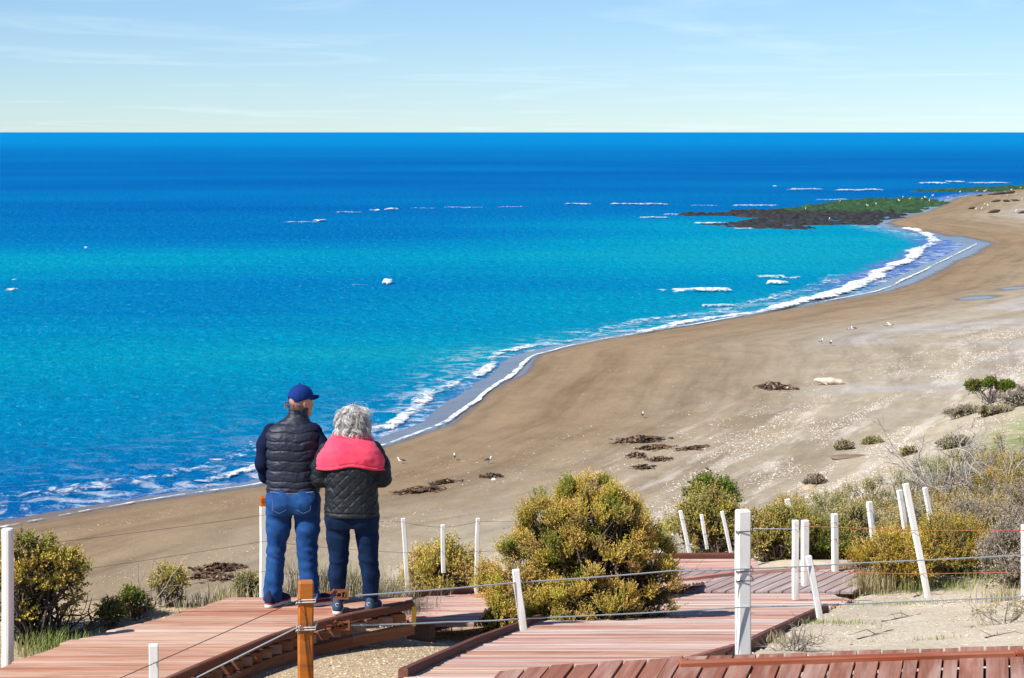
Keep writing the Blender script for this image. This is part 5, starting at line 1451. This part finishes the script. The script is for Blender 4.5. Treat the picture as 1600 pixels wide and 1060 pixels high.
f.v = np.maximum(f.v, -(Zf - (1.150 + .012 * np.cos(ang * 2) + .008 * np.sin(ang * 3 + 1)))).astype(np.float32)
link('shawl', f.mesh('shawl', [m_shawl]), woman)
# wavy grey hair: a soft mass and many curling locks
f = Field((-.2, -.16, 1.34), (.22, .24, 1.68), .006)
f.ell((.012, .035, 1.525), (.096, .108, .098), .03); f.ell((.012, .0, 1.462), (.106, .085, .065), .05); f.ell((.050, .0, 1.435), (.066, .065, .050), .04); f.ell((-.05, .0, 1.445), (.058, .06, .042), .04)
fx2, fy2 = math.sin(WYAW), math.cos(WYAW)
f.ell((WC[0] + fx2 * .13, WC[1] + fy2 * .13, 1.46), (.075, .08, .10), .03, WYAW, op='s')
f.disp(lambda X_, Y_, Z_: .016 * (np.abs(fbm(np.broadcast_arrays(X_, Y_, Z_)[0] * 22, np.broadcast_arrays(X_, Y_, Z_)[2] * 18, 561, 3, np.broadcast_arrays(X_, Y_, Z_)[1] * 22) - .5) * 4 - .5))
V, F = f.surf()
acc = Acc(); rg = np.random.default_rng(78)
shade = .22 + .30 * fbm(V[:, 0] * 25, V[:, 2] * 18, 562, 3, V[:, 1] * 25)
acc.add(V, F[(F >= 0).all(1)], shade[:, None] * np.array((1.0, .96, .90)))
for lock in range(230):
    i0 = rg.integers(len(V)); p0 = V[i0]; out0 = unit(p0 - np.array((.012, .04, 1.49)))
    if out0[1] > .55 and p0[2] < 1.56: continue
    ln = rg.uniform(.045, .10); ph = rg.uniform(0, 6.28); cu = rg.uniform(.006, .014); fr = rg.uniform(3, 6); sw = rg.normal() * .55
    tone = rg.choice([.72, .62, .50, .38, .80, .24], p=[.26, .22, .16, .12, .14, .10])
    near_ = np.argsort(((V - p0) ** 2).sum(1))[:60]
    for i in rg.choice(near_, 8):
        p = V[i]; out = unit(p - np.array((.012, .04, 1.49)))
        flow = np.array((out[0] * .6 + sw, out[1] * .3, -1.0)); flow = unit(flow - out * (flow @ out) * .75)
        sidev = np.cross(flow, out); t = np.linspace(0, 1, 8)
        pts = p + flow * (t * ln)[:, None] + sidev * (cu * (np.sin(ph + t * fr) - math.sin(ph)))[:, None] + out * (.003 + cu * .7 * (1 - np.cos(t * fr)))[:, None] * (t[:, None] * .8 + .2)
        Vt, Ft = tube(pts, np.linspace(.0036, .0011, 8), 3)
        acc.add(Vt, Ft, np.array((1.0, .97, .92)) * tone * rg.uniform(.8, 1.15))
for k in range(60):
    d = unit(np.array((rg.normal(), rg.normal() * .5 - .2, abs(rg.normal()) * .7))); p = np.array((.012, .03, 1.51)) + d * .11
    V2, F2 = tube(curvy(p, p + d * .03 + np.array((.03, 0, .01)) * rg.uniform(.3, 1.5), rg, 5, .2), np.linspace(.0014, .0007, 5), 3); acc.add(V2, F2, (.6, .58, .54))
link('hair', acc.mesh('hair', [m_hair], True), woman)
shoe(woman, 'shoe', -.112, -.02, R(-4), m_shoe_slate, m_sole, None, .94, emblem=1)
shoe(woman, 'shoe', .152, .0, R(14), m_shoe_slate, m_sole, None, .94, emblem=1)

# ------------------------------------------------------------------ things on the beach
def ellipsoid(c, r, n=8, m=6, rot=None):
    th = np.linspace(0, math.pi, m + 1)[:, None]; phv = np.linspace(0, 2 * math.pi, n, endpoint=False)[None]
    P = np.stack((np.sin(th) * np.cos(phv), np.sin(th) * np.sin(phv), np.cos(th) + 0 * phv), -1).reshape(-1, 3) * np.array(r)
    if rot is not None: P = P @ np.array(rot).T
    i = np.arange(m)[:, None] * n; j = np.arange(n)[None]
    F = np.stack((i + j, i + n + j, i + n + (j + 1) % n, i + (j + 1) % n), -1).reshape(-1, 4)
    return P + np.array(c), F
m_tone, N, L, B = new_mat('plain_tone'); geo = N.new('ShaderNodeNewGeometry')
tn_ = noise(N, L, geo.outputs['Position'], 25, 4, .6).outputs['Fac']
L.new(mix(N, L, .5, attr(N, 'tone', 'Color'), ramp(N, L, tn_, [(.3, (.65, .65, .65)), (.7, (1.2, 1.2, 1.2))]), 'MULTIPLY'), B.inputs['Base Color']); B.inputs['Roughness'].default_value = .7
def gull_mesh(back):
    a = Acc(); W = (.82, .82, .80)
    V, F = ellipsoid((0, 0, .26), (.19, .085, .085), 10, 8); a.add(V, F, W)
    V, F = ellipsoid((-.03, 0, .285), (.20, .088, .07), 10, 8); a.add(V, F, back)
    V, F = tube([(.13, 0, .29), (.18, 0, .37), (.20, 0, .42)], [.06, .045, .045], 8); a.add(V, F, W)
    V, F = ellipsoid((.205, 0, .43), (.058, .048, .048)); a.add(V, F, W)
    V, F = tube([(.25, 0, .425), (.29, 0, .415), (.315, 0, .405)], [.016, .012, .004], 6); a.add(V, F, (.75, .5, .05))
    V, F = tube([(-.17, 0, .27), (-.27, 0, .25), (-.33, 0, .245)], [.05, .032, .010], 6); a.add(V, F, (.06, .06, .065))
    for sg in (-1, 1):
        V, F = tube([(.0, .035 * sg, .20), (.0, .035 * sg, .09), (.005, .035 * sg, .0)], [.014, .009, .009], 5); a.add(V, F, (.6, .38, .12))
        V, F = tube([(-.01, .035 * sg, .006), (.05, .035 * sg, .006)], [.012, .016], 4); a.add(V, F, (.6, .38, .12))
    return a.mesh('gull', [m_tone], True)
gm = [gull_mesh((.42, .44, .47)), gull_mesh((.05, .05, .055))]
GULLS = [(1283, 538, 0, 40, 'left gull of the nearer pair on the grey flat sand'), (1298, 541, 1, 70, 'right gull of the nearer pair on the grey flat sand'), (1328, 519, 0, 20, 'left gull of the middle pair on the grey flat sand'), (1334, 518, 1, 200, 'right gull of the middle pair on the grey flat sand'),
         (1386, 513, 0, 30, 'left gull of the farthest pair on the grey flat sand'), (1391, 512, 0, 160, 'right gull of the farthest pair on the grey flat sand'), (1004, 654, 1, 75, 'dark backed gull standing above the brown kelp heaps'),
         (627, 726, 1, 170, 'black and white gull beside the woman near the surf'), (710, 720, 1, 90, 'small dark bird on the beach right of the woman'), (763, 725, 1, 30, 'small dark bird farthest right of the birds below the surf')]
for px, py, k, yaw, lab in GULLS:
    p = gpt(px, py); o = link('gull', gm[k], None, p); o.rotation_euler = (0, 0, R(yaw)); sc = .62 if p[1] > 95 else .55
    o.scale = (sc,) * 3
    tag(o, lab, 'bird', 'birds on the beach')
rgp = random.Random(4)
rz_ = [(1411, 309), (1421, 312), (1446, 309), (1440, 312), (1480, 310), (1405, 314), (1457, 306), (1452, 314), (1259, 327), (1296, 344), (1356, 322), (1369, 320), (1312, 316), (1526, 297), (1541, 296), (1538, 297), (1500, 298)]
for k, (px, py) in enumerate(rz_):
    p = at_z(px, py + 2, 1.1); o = link('gull', gm[0], None, (p[0], p[1], .85 if py < 300 else 1.1)); o.rotation_euler = (0, 0, rgp.uniform(0, 6)); o.scale = (1.0,) * 3
    tag(o, 'white seabird resting on the green reef', 'bird', 'white seabirds on the reefs')
for k, (px, py) in enumerate(((1525, 330), (1534, 329), (1538, 323), (1544, 324), (1575, 308), (1588, 306), (1587, 333), (1580, 299), (1594, 296), (1598, 314))):
    p = gpt(px, py); o = link('gull', gm[0], None, p); o.rotation_euler = (0, 0, rgp.uniform(0, 6)); o.scale = (1.05,) * 3
    tag(o, 'white seabird standing on the far sandy point', 'bird', 'white seabirds on the far point')
# seals
def seal_mesh(c1, c2, seed):
    f = Field((-1.1, -.45, -.05), (1.15, .45, .75), .035)
    f.chain([(-.95, 0, .10), (-.5, 0, .20), (.05, 0, .27), (.45, 0, .27), (.75, 0, .33), (.93, .03, .36)], [.07, .19, .27, .24, .17, .12], .1)
    f.cap((.95, .03, .35), (1.05, .03, .32), .075, .05, .05)
    for sg in (-1, 1):
        f.cap((.40, .2 * sg, .14), (.25, .36 * sg, .05), .07, .03, .05); f.cap((-.92, .03 * sg, .08), (-1.06, .14 * sg, .06), .05, .03, .04)
    return f.mesh('seal', [m_tone], lambda V: np.array(c1) + (np.array(c2) - np.array(c1)) * smooth(.1, .4, V[:, 2:3]))
sp1 = seal_mesh((.50, .40, .28), (.62, .54, .42), 1); sp2 = seal_mesh((.05, .04, .035), (.08, .065, .055), 2)
p = gpt(1300, 602); o = link('seal', sp1, None, p); o.rotation_euler = (0, 0, R(172)); o.scale = (.72, .72, .6)
tag(o, 'pale cream seal lying on the sand right of the kelp heap', 'seal')
for k, (px, py, yaw, sc) in enumerate(((1556, 316, 10, 1.3), (1573, 316, 200, 1.2), (1587, 315, 170, 1.2), (1553, 333, 15, 1.5), (1518, 327, 20, 1.0), (1600, 334, 10, 1.4), (1556, 305, 5, 1.6), (1566, 304, 190, 1.7), (1577, 303, 10, 1.8), (1548, 305, 0, 1.0), (1530, 307, 10, 1.0))):
    p = gpt(px, py); o = link('seal', sp2, None, p); o.rotation_euler = (0, 0, R(yaw)); o.scale = (sc * .6,) * 3
    tag(o, 'dark seal lying on the far sandy point', 'seal', 'dark seals on the far point')
# kelp heaps
m_kelp, N, L, B = new_mat('kelp'); L.new(attr(N, 'tone', 'Color'), B.inputs['Base Color']); B.inputs['Roughness'].default_value = .45
def kelp(px, py, lx, ly, h, yaw, seed, lab, n=170, extra=None):
    rg = np.random.default_rng(seed); a = Acc(); b = gpt(px, py); c, s_ = math.cos(yaw), math.sin(yaw)
    for k in range(n):
        u = rg.normal(size=2) * .42; q = np.array((u[0] * lx, u[1] * ly)); q = np.array((q[0] * c - q[1] * s_, q[0] * s_ + q[1] * c))
        z0 = H(b[0] + q[0], b[1] + q[1]) - b[2]
        top = h * math.exp(-(u @ u) * 2.2) * rg.uniform(.3, 1)
        d = yaw + rg.normal() * .7; ln = rg.uniform(.15, .5) * min(1, lx); w = rg.uniform(.02, .05)
        t = np.linspace(-.5, .5, 6); wob = rg.normal(size=6) * .03
        P = np.stack((q[0] + np.cos(d) * t * ln - np.sin(d) * wob, q[1] + np.sin(d) * t * ln + np.cos(d) * wob, z0 + top * (1 - 1.2 * t * t * 2) + .01 + np.abs(rg.normal(size=6)) * .02), 1)
        sd = np.array((-math.sin(d), math.cos(d), rg.uniform(-.6, .6))) * w
        V = np.concatenate((P - sd, P + sd)); F = [(i, i + 1, 7 + i, 6 + i) for i in range(5)]
        col = np.array([(.10, .050, .022), (.06, .035, .020), (.17, .085, .035), (.04, .03, .022), (.24, .14, .06)][rg.choice(5, p=[.3, .25, .2, .15, .1])])
        a.add(V, F, col * rg.uniform(.7, 1.2))
    o = link('kelp_heap', a.mesh('kelp_heap', [m_kelp]), None, b)
    return stuff(o, lab, 'kelp')
for k, (px, py, lx, ly, h, yaw, lab, n) in enumerate((
    (655, 768, 1.1, .8, .22, .75, 'long brown kelp strand right of the woman', 260), (693, 756, .7, .45, .18, .6, 'upper end of brown kelp strand right of the woman', 120), (768, 747, .5, .8, .16, .2, 'small kelp heap beside a white stone', 110),
    (1000, 690, 1.1, 1.3, .3, .5, 'largest brown kelp heap above the big bush', 260), (1020, 702, .9, .9, .15, .3, 'flat kelp heap below the largest heap', 160), (995, 714, .5, .8, .22, .2, 'reddish kelp heap just above the big bush', 120), (1082, 702, .9, .7, .08, .3, 'thin dark kelp streak right of the heaps', 90),
    (1030, 720, .6, .6, .2, .3, 'small dark kelp heap right of the reddish one', 100), (1005, 733, .5, .7, .2, .3, 'dark kelp heap half hidden by the big bush', 100), (1207, 608, 1.0, 1.6, .45, .5, 'tall brown kelp heap left of the pale seal', 230),
    (340, 890, .9, .7, .22, .1, 'kelp and debris heap left of the man', 200), (320, 903, .6, .5, .15, .2, 'small debris heap below the kelp left of the man', 100), (355, 905, .6, .6, .12, .1, 'grey debris nearest the white post left of the man', 100), (190, 955, .3, .3, .1, .1, 'orange kelp scrap behind the lookout deck', 40))):
    kelp(px, py, lx * .72, ly * .72, h * .6, yaw, 700 + k, lab, n)
# stones, shells and chips (uncountable)
def scatter(name, pts, size, cols, seed, lab, cat, flat=.45):
    rg = np.random.default_rng(seed); n = len(pts)
    B0 = np.array([(1, 0, 0), (.3, .95, 0), (-.8, .6, 0), (-.8, -.6, 0), (.3, -.95, 0), (0, 0, 1.0)])
    a = rg.uniform(0, 6.28, n); sz = size * rg.uniform(.5, 1.6, (n, 1))
    c, s_ = np.cos(a)[:, None], np.sin(a)[:, None]
    jit = 1 + .3 * rg.normal(size=(n, 6))
    X_ = B0[None, :, 0] * jit * sz; Y_ = B0[None, :, 1] * jit * sz * .7; Z_ = B0[None, :, 2] * sz * flat * rg.uniform(.5, 1.4, (n, 1)) - .12 * sz
    V = np.stack((X_ * c - Y_ * s_, X_ * s_ + Y_ * c, Z_ + .0), -1) + pts[:, None]
    F0 = np.array([(0, 1, 5), (1, 2, 5), (2, 3, 5), (3, 4, 5), (4, 0, 5)])
    F = (np.arange(n)[:, None, None] * 6 + F0).reshape(-1, 3)
    C = np.repeat(np.array(cols)[rg.integers(len(cols), size=n)] * rg.uniform(.75, 1.2, (n, 1)), 6, 0)
    o = link(name, mesh_np(name, V.reshape(-1, 3), [F], [m_tone], None, C))
    return stuff(o, lab, cat)
rg = np.random.default_rng(90)
def on_xy(x, y): return np.stack((x, y, H(x, y)), 1)
# pale shells along the upper beach, drawn from where the beach carries them
n = 420000; x = rg.uniform(-6, 50, n); y = rg.uniform(36, 120, n)
_, s_, gdv, gbv = ground_parts(x, y)
w = smooth(8.0, 2.0, np.abs(gbv + 6.2 + .02 * y)) * smooth(34, 42, y) + .10 * smooth(14, 3, np.abs(gbv + 9)) * smooth(46, 60, y)
pt = fbm((.936 * x - .35 * y) / .9, (.35 * x + .936 * y) / 6.0, 95, 4)
keepm = rg.random(n) < w * smooth(.47, .62, pt) * .9
scatter('shell_litter', on_xy(x[keepm], y[keepm]), .032, [(.68, .61, .53), (.62, .53, .44), (.54, .41, .31), (.74, .69, .62)], 91, 'band of pale shells and stones along the upper beach', 'shells')
n = 5200; x = rg.uniform(-16, 45, n); y = rg.uniform(34, 190, n); _, s_, gdv, gbv = ground_parts(x, y); m = (s_ > 3) & (gdv < .2)
scatter('beach_pebbles', on_xy(x[m], y[m]), .032, [(.50, .42, .33), (.16, .12, .09), (.24, .18, .13), (.20, .15, .11), (.58, .50, .42)], 92, 'scattered pebbles and scraps across the brown beach', 'pebbles')
# wrack line of pale pebbles on the near beach
t = rg.uniform(0, 1, 1500); A0 = gpt(140, 912); A1 = gpt(700, 800); A2 = gpt(30, 845); A3 = gpt(780, 710)
P = np.concatenate((A0[:2] + (A1 - A0)[:2] * t[:750, None] + rg.normal(size=(750, 2)) * .7, A2[:2] + (A3 - A2)[:2] * t[750:, None] + rg.normal(size=(750, 2)) * .6))
scatter('wrack_line', on_xy(P[:, 0], P[:, 1]), .022, [(.58, .5, .4), (.5, .42, .33), (.2, .15, .11)], 93, 'faint lines of pale pebbles on the near beach', 'pebbles')
n = 16000; x = rg.uniform(-3, 1.2, n); y = rg.uniform(13.2, 18.6, n); m = x < itp(y, [12.5, 15.9, 19.8], [-.7, -.32, .2])
scatter('wood_chips', on_xy(x[m], y[m]), .011, [(.62, .47, .28), (.50, .36, .20), (.38, .26, .15), (.70, .58, .40), (.25, .17, .10)], 94, 'litter of wood chips and gravel between the boardwalks', 'litter', .5)
n = 12000; x = rg.uniform(1.2, 7, n); y = rg.uniform(12.3, 24, n); m = x > itp(y, [11.5, 14, 16.4, 21.6, 24], [1.1, 1.45, 1.97, 3.2, 3.9]); m &= rg.random(n) < .25 + .75 * smooth(.45, .6, fbm(x, y, 97, 3))
scatter('sand_pebbles', on_xy(x[m], y[m]), .013, [(.60, .46, .30), (.50, .36, .22), (.30, .22, .15), (.68, .58, .45)], 95, 'small pebbles on the sand right of the sloping boardwalk', 'pebbles')
# fallen sticks on the sand
for k, (pts, lab) in enumerate(((((1340, 1000), (1368, 992), (1396, 985)), 'dark fallen stick in the middle of the right sand'), (((1378, 972), (1410, 966), (1438, 960)), 'thin fallen stick above the dark stick on the right sand'), (((1428, 934), (1440, 928), (1470, 930)), 'short dead stick at the foot of the leaning batten'), (((1540, 998), (1555, 994), (1566, 992)), 'short stick below the sparse twiggy shrub'))):
    P = [gpt(a, b) + np.array((0, 0, .015)) for a, b in pts]; rgk = np.random.default_rng(960 + k)
    a = Acc(); c = np.array(P[0])
    pp = np.concatenate((curvy(P[0], P[1], rgk, 4, .012, 0) - np.array((0, 0, .01)), curvy(P[1], P[2], rgk, 4, .012, 0)[1:] - np.array((0, 0, .01)))); V, F = tube(pp, np.linspace(.008, .003, 7), 5); a.add(V, F, (.20, .165, .13))
    for j in range(3):
        V, F = tube(curvy(pp[2 + j], pp[2 + j] + rgk.normal(size=3) * np.array((.12, .12, .02)) + np.array((0, 0, .03)), rgk, 3, .1), [.004, .003, .0015], 4); a.add(V, F, (.20, .165, .13))
    tag(link('fallen_stick', a.mesh('fallen_stick', [m_bark], True, c), None, c), lab, 'stick')
# eroded sand ledge and stones
for k, (px, py, sc, lab) in enumerate(((1330, 716, (.75, .3, .16), 'dark eroded ledge lump below the small tuft bush'), (1266, 764, (.28, .22, .16), 'sandstone lump beside the small leaning grey bush'), (772, 750, (.10, .1, .08), 'white stone beside the small kelp heap'))):
    p = gpt(px, py); f = Field((-1.3, -1.3, -.6), (1.3, 1.3, 1.2), .12); f.ell((0, 0, 0), (.9, .9, .8), .1); f.ell((.5, .2, -.1), (.6, .7, .6), .1)
    f.disp(lambda X_, Y_, Z_: .45 * (fbm(np.broadcast_arrays(X_, Y_, Z_)[0] * 2, np.broadcast_arrays(X_, Y_, Z_)[1] * 2, 980 + k, 4, np.broadcast_arrays(X_, Y_, Z_)[2] * 3) - .5))
    c_ = [(.20, .15, .10), (.46, .33, .21), (.75, .72, .66)][k]
    o = link('rock', f.mesh('rock', [m_tone], lambda V: np.broadcast_to(np.array(c_), V.shape)), None, p); o.scale = sc; tag(o, lab, 'rock')
